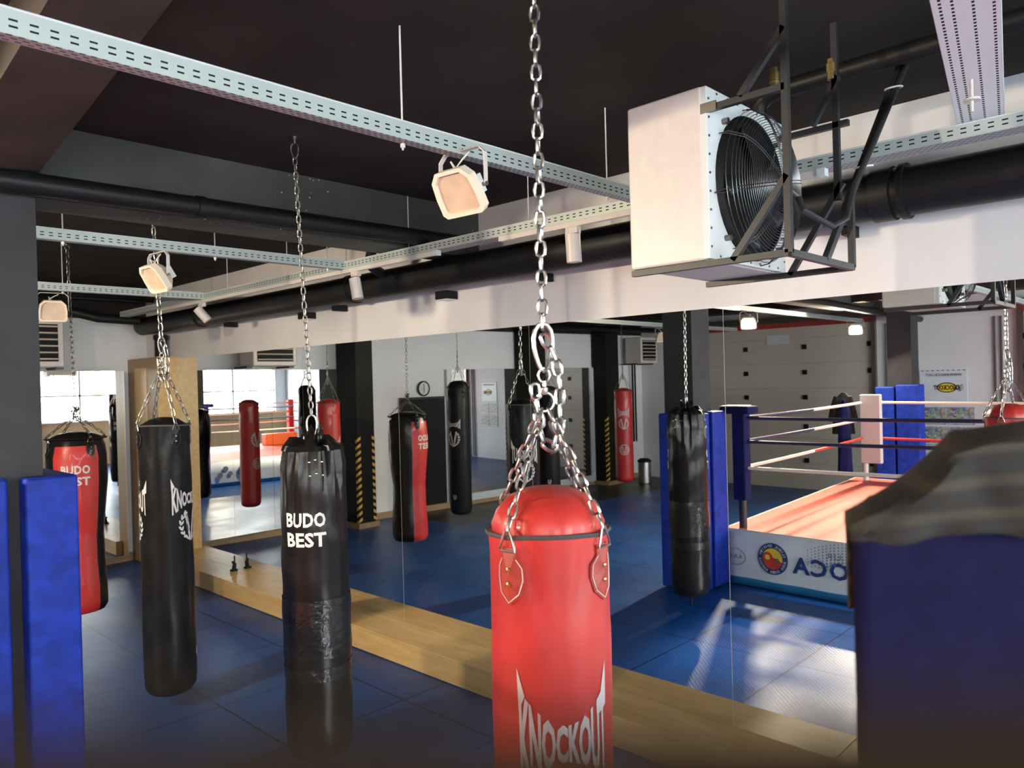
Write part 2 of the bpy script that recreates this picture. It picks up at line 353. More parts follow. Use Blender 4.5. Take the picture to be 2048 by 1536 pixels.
# ------------------------------------------------------------------ punching bag
CEIL = 3.9
def interp(prof, z):
    if z <= prof[0][1]: return prof[0][0]
    for (ra, za), (rb, zb) in zip(prof, prof[1:]):
        if z <= zb: return ra+(rb-ra)*(z-za)/max(1e-6, zb-za)
    return prof[-1][0]
def bag(x, y, R, z0, z1, label, mt='blk', prints=(), tabs=0.0, ring_z=None, hang_ph=0, chmat='chrome', style='std', n=32, group=None, panel=None, trim='trim', top_r=1.0, ceil=CEIL, tabmat=None, detail=True, lean=(0, 0), cap='dome', chp=0.041, chw=0.024, chr_=0.0034, carab=True):
    t = thing('punching_bag', label, 'punching bag', (x, y, z0), group)
    c = Vector((x, y, 0)); Ht = z1-z0
    if style == 'pear':
        rel = [(.0, .55), (.012, .80), (.04, .90), (.16, .90), (.30, .84), (.45, .82), (.6, .92), (.75, 1.0), (.9, 1.0), (.96, .95), (1, .86)]
    elif style == 'gather':
        rel = [(.0, .60), (.012, .86), (.04, .97), (.10, 1.0), (.25, .985), (.45, 1.0), (.52, .99), (.60, 1.0), (.75, .98), (.86, .95), (.93, .92), (.965, .86), (.98, .84)]
    else:
        rel = [(.0, .60), (.01, .84), (.03, .97), (.07, 1.0), (.3, 1.01), (.55, .99), (.62, 1.0), (.8, 1.0), (.9, .985), (.965, .985), (1, 1.0)]
    prof = [(R*r, z0+Ht*q) for q, r in rel]
    fine = []
    for (ra, za), (rb, zb) in zip(prof, prof[1:]):
        k = max(1, int((zb-za)/0.035))
        fine += [(ra+(rb-ra)*i/k, za+(zb-za)*i/k) for i in range(k)]
    fine.append(prof[-1])
    tabang = [tabs+k*pi/2 for k in range(4)]
    def wob(a, z):
        w_ = 0.0
        if style == 'gather':
            s_ = max(0, (z-(z0+Ht*.74))/(Ht*.26)); w_ += R*0.085*s_*(abs(sin(a*6+1))*2-1+0.7*sin(a*17+2)+0.35*sin(a*4))
            w_ += R*0.012*sin(z*23+a*2)
        else:
            for ta in tabang:
                d = (a-ta+pi) % (2*pi)-pi; zz = (z1-0.10-z)/0.14
                if abs(zz) < 1.4: w_ += R*0.055*math.exp(-(d/0.16)**2-zz*zz*1.5) - R*0.055*math.exp(-((abs(d)-0.34-0.25*max(0, zz))/0.10)**2-zz*zz*1.2)
            w_ += R*0.008*sin(a*3+z*9)
        return w_
    mb = MB()
    mats = [mt]
    mf = 0
    if panel:
        mats = [mt, panel[0]]; pc, ph_, pz = panel[1], panel[2], z0+Ht*panel[3]
        mf = lambda a, z: 1 if (abs((a-pc+pi) % (2*pi)-pi) < ph_ and z < pz) or z < z0+0.03 else 0
    mb.lathe(fine, c, n if detail else 20, mf, caps=True, wob=wob)
    body = mb.build('bag_body', mats, t, smooth=True)
    rad_at = lambda a, z: interp(prof, z)+wob(a, z)
    # prints: (kind, angle, z centre, width, height)
    for (kind, pa, pz, pw, phh) in prints:
        pm = MB()
        def put(Vs, Fs, cx=0, cz=0, w_=pw, h_=phh, warp=None, eps=0.0022):
            o = []
            for (px, py) in Vs:
                if warp: px, py = warp(px, py)
                z = pz+cz+py*h_/2; a = pa+(cx+px*w_/2)/R
                rr = rad_at(a, z)+eps; o.append(c+Vector((rr*cos(a), rr*sin(a), z)))
            pm.add(o, Fs)
        if kind == 'budo':
            for s_, word in ((1, 'BUDO'), (-1, 'BEST')):
                V, Fc, _ = text_poly(word, 0.035, 1.05); put(V, Fc, 0, s_*phh*0.29, pw, phh*0.43)
            pname = 'printed_lettering'
        elif kind == 'knock':
            V, Fc, _ = text_poly('KNOCKOUT', 0.04, 1.0); put(V, Fc, 0, 0, pw, phh, warp=knock_warp); pname = 'printed_lettering'
            for s_ in (-1, 1):
                put([(s_*1.01, 0.55), (s_*0.86, 0.86), (s_*1.03, 1.38)], [(0, 1, 2) if s_ < 0 else (2, 1, 0)], 0, 0)
        elif kind in ('emblem', 'badge'):
            if kind == 'badge':
                for k in range(20):
                    a1, a2 = 2*pi*k/20, 2*pi*(k+1)/20
                    put([(cos(a1), sin(a1)), (cos(a2), sin(a2)), (.86*cos(a2), .86*sin(a2)), (.86*cos(a1), .86*sin(a1))], [(0, 1, 2, 3)])
            for p in emblem_polys():
                k_ = .75 if kind == 'badge' else 1.0
                put([(q[0]*k_, q[1]*k_) for q in p], [tuple(range(len(p)))])
            pname = 'printed_emblem'
        pm.build(pname, 'print', t)
    tm = MB()
    rz = ring_z or z1+0.33
    if style == 'gather':
        # crumpled drawn-in mouth of the sack
        zt = prof[-1][1]; g = MB(); nn = 48
        rings = [(0.86, 0), (0.80, .03), (0.62, .045), (0.42, .045), (0.26, .035), (0.20, .065), (0.30, .115)]
        def gw(a, z):
            s_ = (z-zt)/0.1; return R*(0.09+0.05*s_)*(sin(a*9+1)+0.6*sin(a*15+2)+.35*sin(a*4)) * (1 if z < zt+.05 else .7)
        vs = []; 
        for (rr, dz) in rings:
            for k in range(nn):
                a = 2*pi*k/nn; r_ = max(0.015, R*rr + R*0.085*(abs(sin(a*6+1))*2-1+0.7*sin(a*17+2)+.35*sin(a*4))*(rr/0.86)**.7)
                zz = zt+dz+0.022*sin(a*5+.5)*(1 if dz > .03 else 0)+0.016*sin(a*8)*(dz > .04)
                vs.append(c+Vector((r_*cos(a), r_*sin(a), zz)))
        fs = [(i*nn+k, i*nn+(k+1) % nn, (i+1)*nn+(k+1) % nn, (i+1)*nn+k) for i in range(len(rings)-1) for k in range(nn)]
        tp_ = MB()
        for (za_, zb_) in ((z0+Ht*.33, z0+Ht*.515), (z0+Ht*.26, z0+Ht*.30)):
            tp_ = MB(); kk = 6; tp_.lathe([(interp(prof, za_+(zb_-za_)*i/kk)+.0035, za_+(zb_-za_)*i/kk) for i in range(kk+1)], c, n, 0, caps=False, wob=lambda a, z: wob(a, z)+.0015*sin(a*13+z*60)); tp_.build('tape_band', 'tape', t, smooth=True)
        MB().bar(c+Vector((.02, -.02, z0+.01)), c+Vector((.03, -.02, z0-.10)), .035, .008, up=(0, 1, 0)).build('bottom_strap', 'blk', t)
        g.add(vs, fs); g.build('gathered_top', mt, t, smooth=True)
        for ta in (tabs, tabs+pi*2/3, tabs+pi*4/3):
            for row in (0, 1):
                for k in (-1, 0, 1):
                    a = ta+k*0.20+row*0.02; z = zt-0.045-row*0.075-0.012*abs(k); rr = rad_at(a, z)+0.002
                    p = c+Vector((rr*cos(a), rr*sin(a), z)); MB().lathe([(0.009, -.003), (0.009, .002), (0.005, .006), (0.001, .007)], p, 8).build('rivet', 'chrome', t, smooth=True)
        cb = MB(); carabiner(cb, c+Vector((0, 0, zt+0.20)), c+Vector((0, 0, zt+0.05)), 0.075, 0.0065, (cos(YAW), -sin(YAW), 0)); cb.build('carabiner', 'chrome', t, smooth=True)
        hc = MB(); chain(hc, [c+Vector((0, 0, zt+0.195)), c+Vector((lean[0]*.5, lean[1]*.5, (zt+ceil)/2)), c+Vector((lean[0], lean[1], ceil-0.12))], chp, chr_, chw, ph=hang_ph); hc.build('hanging_chain', chmat, t, smooth=True)
        cb = MB(); carabiner(cb, c+Vector((lean[0], lean[1], ceil-0.035)), c+Vector((lean[0], lean[1], ceil-.125)), 0.055, 0.005, (cos(YAW), -sin(YAW), 0))
        cb.lathe([(0.022, ceil-.012), (0.022, ceil)], c+Vector((lean[0], lean[1], 0)), 12); cb.tube([c+Vector((lean[0], lean[1], ceil-.04)), c+Vector((lean[0], lean[1], ceil-.005))], .008, 8); cb.build('ceiling_hook', 'chain_d', t, smooth=True)
        return t
    # top dome, rim
    if cap == 'dome':
        dm = MB()
        dm.lathe([(R*.93, z1-.02), (R*.93, z1+.02), (R*.86, z1+.055), (R*.68, z1+.088), (R*.4, z1+.108), (R*.12, z1+.112), (0.002, z1+.112)], c, n, 0, caps=False,
                 wob=lambda a, z: R*.03*sin(a*11)*math.exp(-((z-z1-.02)/.02)**2) + R*.02*sin(a*2+1)); dm.build('top_dome', mt, t, smooth=True)
    else:
        dm = MB(); dm.lathe([(R*.97, z1-.01), (R*.9, z1+.01), (R*.6, z1+.045), (R*.25, z1+.06), (.002, z1+.062)], c, 24, 0, caps=False, wob=lambda a, z: R*.05*sin(a*4)*(z > z1)); dm.build('top_cover', mt, t, smooth=True)
    rm = MB(); rm.tube([c+Vector(((R*1.0+.002+wob(a, z1))*cos(a), (R*1.0+.002+wob(a, z1))*sin(a), z1+0.004*sin(a*2))) for a in [2*pi*k/40 for k in range(40)]], 0.0065 if detail else .008, 6, closed=True); rm.build('rim_binding', trim, t, smooth=True)
    top = c+Vector((0, 0, rz))
    for ta in tabang:
        ca, sa = cos(ta), sin(ta)
        zt = z1-0.075
        # leather tab, wide drop shape hugging the bag
        shp = [(p_*1.15, q_*1.1) for p_, q_ in [(-.020, .045), (.020, .045), (.020, .022), (.034, .0), (.036, -.03), (.026, -.065), (.0, -.088), (-.026, -.065), (-.036, -.03), (-.034, 0), (-.020, .022)]]
        tbm = MB(); vo = []; vi = []
        for (px, pz_) in shp:
            a = ta+px/R; z = zt+pz_; rr = rad_at(a, z); vo.append(c+Vector(((rr+.007)*cos(a), (rr+.007)*sin(a), z))); vi.append(c+Vector(((rr-.004)*cos(a), (rr-.004)*sin(a), z)))
        k = len(shp); rr = rad_at(ta, zt)+.008; mid = c+Vector((rr*ca, rr*sa, zt-.02)); tbm.add(vo+vi+[mid], [(i, (i+1) % k, 2*k) for i in range(k)][::1]+[(i, k+i, k+(i+1) % k, (i+1) % k) for i in range(k)])
        for f in range(len(tbm.f)): tbm.f[f] = tbm.f[f][::-1]
        tb = tbm.build('strap_tab', tabmat or mt, t, smooth=False)
        if detail:
            st = MB(); st.tube([c+Vector(((rad_at(ta+px*.9/R, zt+pz_*.9)+.009)*cos(ta+px*.9/R), (rad_at(ta+px*.9/R, zt+pz_*.9)+.009)*sin(ta+px*.9/R), zt+pz_*.93)) for (px, pz_) in shp[2:]], .0012, 5); st.build('stitching', 'mirroredge' if mt.startswith('red') else 'trim', tb)
            for dz in (-.005, -.043):
                rv = MB(); Rm = Matrix.Rotation(ta, 3, 'Z') @ Matrix.Rotation(pi/2, 3, 'Y')
                p = c+Vector(((rad_at(ta, zt+dz)+.008)*ca, (rad_at(ta, zt+dz)+.008)*sa, zt+dz)); q = MB().lathe([(.0065, 0), (.0065, .001), (.003, .003), (.0005, .0035)], (0, 0, 0), 10)
                rv.add([p+Rm @ v for v in q.v], q.f); rv.build('rivet', 'brass' if mt.startswith('red') else 'chrome', tb, smooth=True)
        # D ring
        dr = MB(); rr = rad_at(ta, z1-.03)+.010; tang = Vector((-sa, ca, 0)); out = Vector((ca, sa, 0)); cc = c+out*rr
        A = cc+Vector((0, 0, z1-.032)); rb = c+out*(R+.014)+Vector((0, 0, z1+.022))
        dr.tube([A-tang*.026, A-tang*.024+Vector((0, 0, .010)), rb-tang*.006, rb+tang*.006, A+tang*.024+Vector((0, 0, .010)), A+tang*.026], .0032, 6, closed=True); dr.build('d_ring', chmat, t, smooth=True)
        ch = MB(); e1 = rb+Vector((0, 0, -.006)); inner = c+out*(R*.90)+Vector((0, 0, z1+.06))
        chain(ch, [e1, e1.lerp(top, .5)+out*0.004, top+Vector((ca*.012, sa*.012, -.02))], chp*.93, chr_*.85, chw*.82, ph=hang_ph); ch.build('strap_chain', chmat, t, smooth=True)
    hc = MB()
    if carab:
        rg = MB(); rg.tube([top+Vector((.026*cos(a)*cos(YAW), -.026*cos(a)*sin(YAW), .026*sin(a))) for a in [2*pi*k/16 for k in range(16)]], .0042, 6, closed=True)
        rg.lathe([(.008, .020), (.011, .026), (.011, .038), (.006, .042), (.006, .058)], top, 10); rg.tube([top+Vector((.016*cos(a)*cos(YAW), -.016*cos(a)*sin(YAW), .073+.02*sin(a))) for a in [2*pi*k/12 for k in range(12)]], .004, 6, closed=True); rg.build('swivel_ring', chmat, t, smooth=True)
        cb = MB(); carabiner(cb, top+Vector((0, 0, .215)), top+Vector((0, 0, .085)), .066, .0068, (cos(YAW), -sin(YAW), 0)); cb.build('carabiner', chmat, t, smooth=True); hz = rz+.20
        sp = MB(); rx, ry = RV.x, RV.y
        chain(sp, [top+Vector((0, 0, .185)), top+Vector((rx*.03, ry*.03, .13)), top+Vector((rx*.042, ry*.042, .06)), top+Vector((rx*.04, ry*.04, -.06)), top+Vector((rx*.018, ry*.018, -.13)), top+Vector((-.01*rx, -.01*ry, -.10)), top+Vector((-rx*.02, -ry*.02, -.02)), top+Vector((-rx*.026, -ry*.026, .05))], chp, chr_*1.15, chw*1.05, ph=1); sp.build('spare_chain_loop', chmat, t, smooth=True)
    else:
        hz = rz
        kn = MB()
        for k in range(14):
            a = random.uniform(0, 2*pi); dz = random.uniform(-.05, .07); p = top+Vector((.018*cos(a), .018*sin(a), dz)); d = Vector((random.uniform(-1, 1), random.uniform(-1, 1), random.uniform(-1, 1))).normalized()*.02
            chain(kn, [p-d, p+d], .04, chr_, chw, ph=k)
        kn.build('chain_knot', chmat, t, smooth=True)
    chain(hc, [c+Vector((0, 0, hz)), c+Vector((lean[0]*.5, lean[1]*.5, (hz+ceil)/2)), c+Vector((lean[0], lean[1], ceil-.05))], chp, chr_, chw, ph=hang_ph, jit=.25); hc.build('hanging_chain', chmat, t, smooth=True)
    hk = MB(); q = c+Vector((lean[0], lean[1], 0)); hk.lathe([(.028, ceil-.01), (.028, ceil)], q, 12); hk.tube([q+Vector((.02*cos(a), 0, ceil-.032+.02*sin(a))) for a in [2*pi*k/12 for k in range(12)]], .005, 6, closed=True); hk.build('ceiling_hook', 'chain_d', t, smooth=True)
    return t


# ================================================================== the room
XM, XL, YB = 4.45, -7.1, -5.0                      # mirror wall, left wall, window wall
yw = lambda x: 11.42+0.084*x                       # far wall runs slightly askew
struct('floor', MB().add([(XL-.2, YB-.2, 0), (XM+.2, YB-.2, 0), (XM+.2, 12.2, 0), (XL-.2, 12.2, 0), (XL-.2, YB-.2, -.1), (XM+.2, YB-.2, -.1), (XM+.2, 12.2, -.1), (XL-.2, 12.2, -.1)],
       [(0, 1, 2, 3), (7, 6, 5, 4), (4, 5, 1, 0), (5, 6, 2, 1), (6, 7, 3, 2), (7, 4, 0, 3)]), 'floor')
struct('ceiling', MB().box(XL-.2, XM+.2, YB-.2, 12.3, CEIL, CEIL+.15), 'ceil')
struct('wall_right', MB().box(XM+.03, XM+.2, YB-.2, 12.3, 0, CEIL+.02), 'wall')
struct('trim_1', MB().box(XM, XM+.05, YB, yw(XM), 2.895, CEIL), 'wall')          # white upper wall over the mirrors
struct('wall_left', MB().box(XL-.2, XL, YB-.2, 12.2, 0, CEIL+.02), 'wallc')
a, b = XL-.2, XM+.2
struct('wall_far', MB().add([(a, yw(a), 0), (b, yw(b), 0), (b, yw(b), 3.55), (a, yw(a), 3.55), (a, yw(a)+.2, 0), (b, yw(b)+.2, 0), (b, yw(b)+.2, 3.55), (a, yw(a)+.2, 3.55)],
       [(0, 1, 2, 3), (5, 4, 7, 6), (3, 2, 6, 7), (1, 5, 6, 2), (4, 0, 3, 7)]), 'wallc')
struct('trim_2', MB().add([(a, yw(a)-.02, 3.5), (b, yw(b)-.02, 3.5), (b, yw(b)-.02, CEIL), (a, yw(a)-.02, CEIL), (a, yw(a)+.2, 3.5), (b, yw(b)+.2, 3.5), (b, yw(b)+.2, CEIL), (a, yw(a)+.2, CEIL)],
       [(0, 1, 2, 3), (5, 4, 7, 6), (4, 5, 1, 0), (3, 2, 6, 7)]), 'ceil')
# window wall behind the camera
wb = MB(); wb.box(XL-.2, XM+.2, YB-.2, YB, 0, 1.5); wb.box(XL-.2, XM+.2, YB-.2, YB, 3.25, CEIL+.02); wb.box(XL-.2, -6.6, YB-.2, YB, 1.5, 3.25); wb.box(3.9, XM+.2, YB-.2, YB, 1.5, 3.25); wb.box(-1.4, -1.2, YB-.2, YB, 1.5, 3.25)
struct('wall_back', wb, 'wallc')
struct('trim_3', MB().box(XL, XM, YB, YB+.03, 0, 1.5), 'woodw')                    # plywood dado under the windows
for i, (xa, xb) in enumerate(((-6.6, -1.4), (-1.2, 3.9))):
    wf = MB(); k = 3
    for j in range(k+1):
        x = xa+(xb-xa)*j/k; wf.box(x-.035, x+.035, YB-.14, YB-.07, 1.5, 3.25)
    for z in (1.5, 2.35, 3.25): wf.box(xa, xb, YB-.14, YB-.07, z-.03, z+.03)
    struct('window_%d' % (i+1), wf, 'white')
    struct('trim_%d' % (4+i), MB().box(xa-.05, xb+.05, YB-.05, YB+.16, 1.46, 1.5), 'white')
struct('ground', MB().box(-30, 30, -40, YB-.3, -.4, -.3), 'outdoor')
for i, (x, y, h) in enumerate(((-6.5, -11, 6), (-3, -14, 7), (0.5, -10.5, 6), (3.2, -15, 7.5))):
    tm = MB(); tm.tube([(x, y, -.3), (x+.1, y, h*.5), (x-.1, y, h)], [.16, .11, .03], 8)
    for k in range(9):
        a_ = k*2.4; z = h*(.3+.07*k); tm.tube([(x, y, z), (x+cos(a_)*.9, y+sin(a_)*.9, z+.7), (x+cos(a_)*1.4, y+sin(a_)*1.4, z+1.4)], [.05, .03, .01], 5)
    tag(tm.build('bare_tree', 'woodd', org=(x, y, -.3)), ['bare tree outside, nearest the left wall of the gym', 'tall bare tree far outside the left window', 'bare tree close outside the right window', 'tallest bare tree outside the right window'][i], 'tree', 'bare trees outside the windows')

# mirror wall -------------------------------------------------------
ys = [-4.37, -2.68, -0.99, 0.69, 2.38, 4.06, 5.75, 7.44, 9.12, 10.72]
ordn = ['rearmost', 'second rearmost', 'third rearmost', 'large', 'large', 'large', 'large', 'large', 'narrower']
mlab = ['behind the camera at the window end', 'behind the camera, next to the window end', 'level with the camera', 'behind the navy padded post and hanging heater', 'reflecting the ring banner and garage door, behind the red bag', 'reflecting black columns with hazard tape',
        'reflecting the clock and dark doorway', 'reflecting red bags beside a black column, behind the BUDO BEST bag', 'in the far corner beside the plywood box']
for i in range(len(ys)-1):
    mb = MB(); mb.box(XM, XM+.006, ys[i]+.002, ys[i+1]-.002, .21, 2.895, 0)
    o = mb.build('mirror_panel', ['mirror'], org=(XM, (ys[i]+ys[i+1])/2, .21)); o['kind'] = 'structure'
    tag(o, 'tall wall mirror panel %s' % mlab[i], 'mirror', 'mirror panels on the right wall')
struct('trim_6', MB().box(XM+.007, XM+.03, YB, 10.9, .18, 2.9), 'mirroredge')
# plywood ledge under the mirrors
lg = MB(); lg.box(4.1, XM+.02, YB, 10.8, 0, .195)
o = struct('ledge', lg, 'woodw'); lt = MB(); 
for i, (y0, y1) in enumerate(((YB, -3), (-3, -.6), (-.6, 1.74), (1.74, 4.1), (4.1, 6.5), (6.5, 8.8), (8.8, 10.8))):
    q = MB().box(4.085, XM, y0+.002, y1-.002, .195, .212).build('ledge_board', 'wood', o, bevel=.003); q2 = MB().box(4.085, 4.1, y0+.002, y1-.002, .01, .195).build('ledge_front', 'wood', o)
for z_ in [0]:
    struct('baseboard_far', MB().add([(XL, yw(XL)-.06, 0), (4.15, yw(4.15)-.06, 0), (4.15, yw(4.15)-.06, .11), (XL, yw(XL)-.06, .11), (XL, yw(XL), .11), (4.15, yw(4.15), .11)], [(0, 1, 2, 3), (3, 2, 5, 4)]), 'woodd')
# plywood corner box
xb0, yb0 = 4.17, 10.72
t = thing('plywood_box_column', 'tall plywood box column in the far corner under a black pipe', 'column', (xb0, yb0, 0))
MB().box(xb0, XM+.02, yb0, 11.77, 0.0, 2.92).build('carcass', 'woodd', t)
MB().box(xb0+.003, XM+.015, yb0-.012, yb0, .21, 1.6).build('front_panel', 'wood', t); MB().box(xb0+.003, XM+.015, yb0-.012, yb0, 1.604, 2.925).build('front_panel', 'wood', t)
MB().box(xb0-.008, xb0, yb0+.35, 11.5, .02, 2.78).build('side_board', 'woodw', t)
# far wall mirror (bags and windows reflected)
def skewslab(name, x0, x1, z0, z1, d, th, m, parent=None):
    mb = MB(); P = [(x0, yw(x0)-d), (x1, yw(x1)-d), (x1, yw(x1)-d+th), (x0, yw(x0)-d+th)]
    mb.add([(p[0], p[1], z0) for p in P]+[(p[0], p[1], z1) for p in P], [(0, 3, 2, 1), (4, 5, 6, 7), (0, 1, 5, 4), (1, 2, 6, 5), (2, 3, 7, 6), (3, 0, 4, 7)])
    return mb.build(name, m, parent)
for (x0, x1, z0, z1, lb) in ((1.3, 2.6, .13, 2.75, 'left half of the frameless mirror on the far wall behind the torso bag'), (2.605, 4.02, .13, 2.75, 'right half of the frameless far wall mirror, reflecting the windows')):
    t = thing('wall_mirror', lb, 'mirror', (x0, yw(x0), z0)); MB().box(x0, x1, 11.50, 11.506, z0, z1).build('glass', 'mirror', t); MB().box(x0+.01, x1-.01, 11.507, yw(x0)-.002, z0+.01, z1-.01).build('backing_board', 'woodd', t)
t = thing('wall_mirror', 'white-framed mirror beside the dark doorway in the far wall', 'mirror', (-1.1, yw(-1.1), .1))
skewslab('glass', -5.15, -1.12, .22, 2.72, .05, .01, 'mirror', t)
for (x0, x1, z0, z1) in ((-5.25, -1.02, .08, .22), (-5.25, -5.13, .22, 2.72), (-1.14, -1.02, .22, 2.72)): skewslab('frame_board', x0, x1, z0, z1, .07, .07, 'whitec', t)
# doorway and clock on the far wall
dx0, dx1 = -.99, .02
o = skewslab('door_1', dx0, dx1, 0, 2.16, .012, .02, 'black'); o['kind'] = 'structure'
for (x0, x1, z0, z1) in ((dx0-.07, dx0, 0, 2.2), (dx1, dx1+.05, 0, 2.2), (dx0, dx1, 2.16, 2.2)): skewslab('door_frame', x0, x1, z0, z1, .03, .03, 'whitec' if x0 < dx0 else 'dark', o)
cx, cy = -.50, yw(-.5)
t = thing('wall_clock', 'round wall clock with black rim above the dark doorway', 'clock', (cx, cy-.03, 2.34))
cm = MB(); cm.tube([(cx+.135*cos(a), cy-.03, 2.36+.135*sin(a)) for a in [2*pi*k/28 for k in range(28)]], .014, 6, closed=True); cm.build('rim', 'black', t, smooth=True)
cm = MB(); cm.tube([(cx, cy-.03, 2.36), (cx, cy, 2.36)], .13, 28); cm.build('face', 'whitec', t)
MB().bar((cx, cy-.04, 2.36), (cx+.0, cy-.04, 2.45), .008, .004).build('hand', 'black', t); MB().bar((cx, cy-.04, 2.36), (cx, cy-.04, 2.28), .01, .004).build('hand', 'black', t)
# far black columns with hazard tape
def hazard(t, x, y, nx, ny, z1=1.55):
    """yellow and black banded tape folded round a corner (built as slanted yellow bands on black)"""
    k = int(z1/.115); ex, ey = (1, 0), (0, 1)
    mb = MB(); mb.box(min(x, x-nx*.06)-.004, max(x, x-nx*.06)+.004, min(y, y-ny*.06)-.004, max(y, y-ny*.06)+.004, 0.1, z1, 0)
    for i in range(k):
        z = .1+i*z1/k*.97; s = .035
        yy = y+ny*.006; xx = x+nx*.006
        q = [(xx, yy, z+s*.0), (x-nx*.06, yy, z+s), (x-nx*.06, yy, z+s+.055), (xx, yy, z+.055)]; mb.add(q, [(0, 1, 2, 3)], 1)
        q = [(xx, yy, z), (xx, y-ny*.06, z-s), (xx, y-ny*.06, z-s+.055), (xx, yy, z+.055)]; mb.add(q, [(0, 1, 2, 3)], 1)
    mb.build('hazard_tape', ['black', 'yellow'], t)
cols = [(0.99, 1.34, 10.93, 'black column with hazard tape corners left of the doorway', True), (-3.35, -2.85, 10.72, 'black column with hazard tape standing in front of the framed mirror', True), (-5.75, -5.25, 10.55, 'black column with hazard tape near the far left corner', True)]
for (x0, x1, y0, lb, hz_) in cols:
    t = thing('column', lb, 'column', ((x0+x1)/2, y0, 0), 'black columns along the far wall')
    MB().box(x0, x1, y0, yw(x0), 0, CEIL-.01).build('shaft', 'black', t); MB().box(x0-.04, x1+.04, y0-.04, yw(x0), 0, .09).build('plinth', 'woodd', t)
    hazard(t, x1, y0, 1, -1); hazard(t, x0, y0, -1, -1)
# near column with blue pads
t = thing('column', 'charcoal square column at the left edge, padded in blue', 'column', (.97, 4.72, 0))
MB().box(.775, 1.173, 4.535, 4.915, 0, CEIL-.01).build('shaft', 'dark', t)
def padpoly(P, z0, z1, name, label, group, seam=None):
    mb = MB(); n = len(P); mb.add([(p[0], p[1], z0) for p in P]+[(p[0], p[1], z1) for p in P], [tuple(range(n))[::-1], tuple(range(n, 2*n))]+[(i, (i+1) % n, n+(i+1) % n, n+i) for i in range(n)])
    t = thing(name, label, 'pad', (sum(p[0] for p in P)/n, sum(p[1] for p in P)/n, z0), group); mb.build('cover', 'navy', t, bevel=.02)
    if seam: MB().bar((seam[0], seam[1], z0+.03), (seam[0], seam[1], z1-.03), .008, .008).build('seam', 'navyd', t)
padpoly([(1.056, 4.40), (1.30, 4.40), (1.30, 4.93), (1.178, 4.93), (1.178, 4.53), (1.056, 4.53)], .02, 2.035, 'column_pad', 'blue vinyl corner pad on the mirror side of the left column', 'blue pads round the left column', (1.302, 4.66))
padpoly([(.655, 4.40), (.985, 4.40), (.985, 4.53), (.77, 4.53), (.77, 4.93), (.655, 4.93)], .02, 2.045, 'column_pad', 'blue vinyl pad cut off by the left picture edge', 'blue pads round the left column')
# haunched beam running from this column over the camera, and the cross beam
hb = MB(); P = [(.775, 4.535, 3.52), (1.173, 4.535, 3.585), (1.173, 2.79, 3.87), (.775, 2.5, 3.78), (1.173, 2.0, 3.93), (.775, 2.0, 3.93)]
Q = [(p[0], p[1], CEIL+.04) for p in P]
hb.add(P+Q, [(0, 3, 2, 1), (3, 5, 4, 2), (1, 2, 8, 7), (2, 4, 10, 8), (0, 6, 9, 3), (3, 9, 11, 5), (0, 1, 7, 6), (4, 5, 11, 10)])
struct('beam', hb, 'beamp')
struct('beam', MB().box(1.173, XM, 4.60, 4.92, 3.50, CEIL+.02), 'speck')
struct('beam', MB().box(XL, .775, 4.60, 4.92, 3.50, CEIL+.02), 'speck')
struct('beam', MB().box(-4.4, -4.0, -4.5, 10, 3.6, CEIL+.02), 'ceil')

# overhead pipes ------------------------------------------------------
def pipe(name, pts, r, label, n=18, flanges=(), m='pipe', smooth=True):
    t = thing(name, label, 'pipe', pts[0]); mb = MB(); mb.tube(pts, r, n); mb.build('pipe_run', m, t, smooth=True)
    for (p, d, rr, L_) in flanges:
        p = Vector(p); d = Vector(d); q = MB().tube([p-d*L_/2, p+d*L_/2], rr, n); q.build('coupling', m, t, smooth=True)
    return t
pipe('heating_pipe', [(XL, 4.43, 3.44), (4.05, 4.43, 3.56)], .058, 'black heating pipe crossing under the cross beam', flanges=[((2.0, 4.43, 3.537), (1, .0, 0), .066, .05)])
pipe('drain_pipe', [(4.22, YB, 3.375), (4.22, 11.3, 3.375)], .125, 'wide black drain pipe along the top of the mirror wall', 24, flanges=[((4.22, 1.32, 3.375), (0, 1, 0), .138, .10), ((4.22, 1.22, 3.375), (0, 1, 0), .142, .03), ((4.22, 6.1, 3.375), (0, 1, 0), .138, .08), ((4.22, 9.4, 3.375), (0, 1, 0), .138, .08)])
pipe('down_pipe', [(4.33, 10.95, 2.92), (4.33, 10.95, 3.24)], .085, 'black down pipe standing on the plywood box', flanges=[((4.33, 10.95, 3.2), (0, 0, 1), .10, .06)])
pipe('insulated_pipe', [(3.5, YB, 3.80), (3.5, 1.55, 3.80), (3.5, 1.62, 3.79), (3.5, 1.66, 3.74), (3.5, 1.66, 3.40)], .042, 'black insulated pipe under the ceiling with an elbow dropping behind the fan heater')
pipe('elbow_pipe', [(3.5, 5.0, 3.72), (3.75, 5.1, 3.76), (3.9, 5.3, 3.70), (3.93, 5.45, 3.5), (4.1, 5.5, 3.45)], .045, 'black pipe elbow above the second cable tray')
pipe('far_pipe', [(XL, yw(XL)-.68, 3.58), (2.3, yw(2.3)-.68, 3.58), (3.0, 10.95, 3.56), (3.5, 10.9, 3.44), (4.02, 10.9, 3.42)], .06, 'black pipe with a kink along the top of the far wall')
pipe('far_pipe', [(XL, yw(XL)-.68, 3.75), (4.3, yw(4.3)-.68, 3.75)], .05, 'thin black pipe just under the ceiling at the far wall')
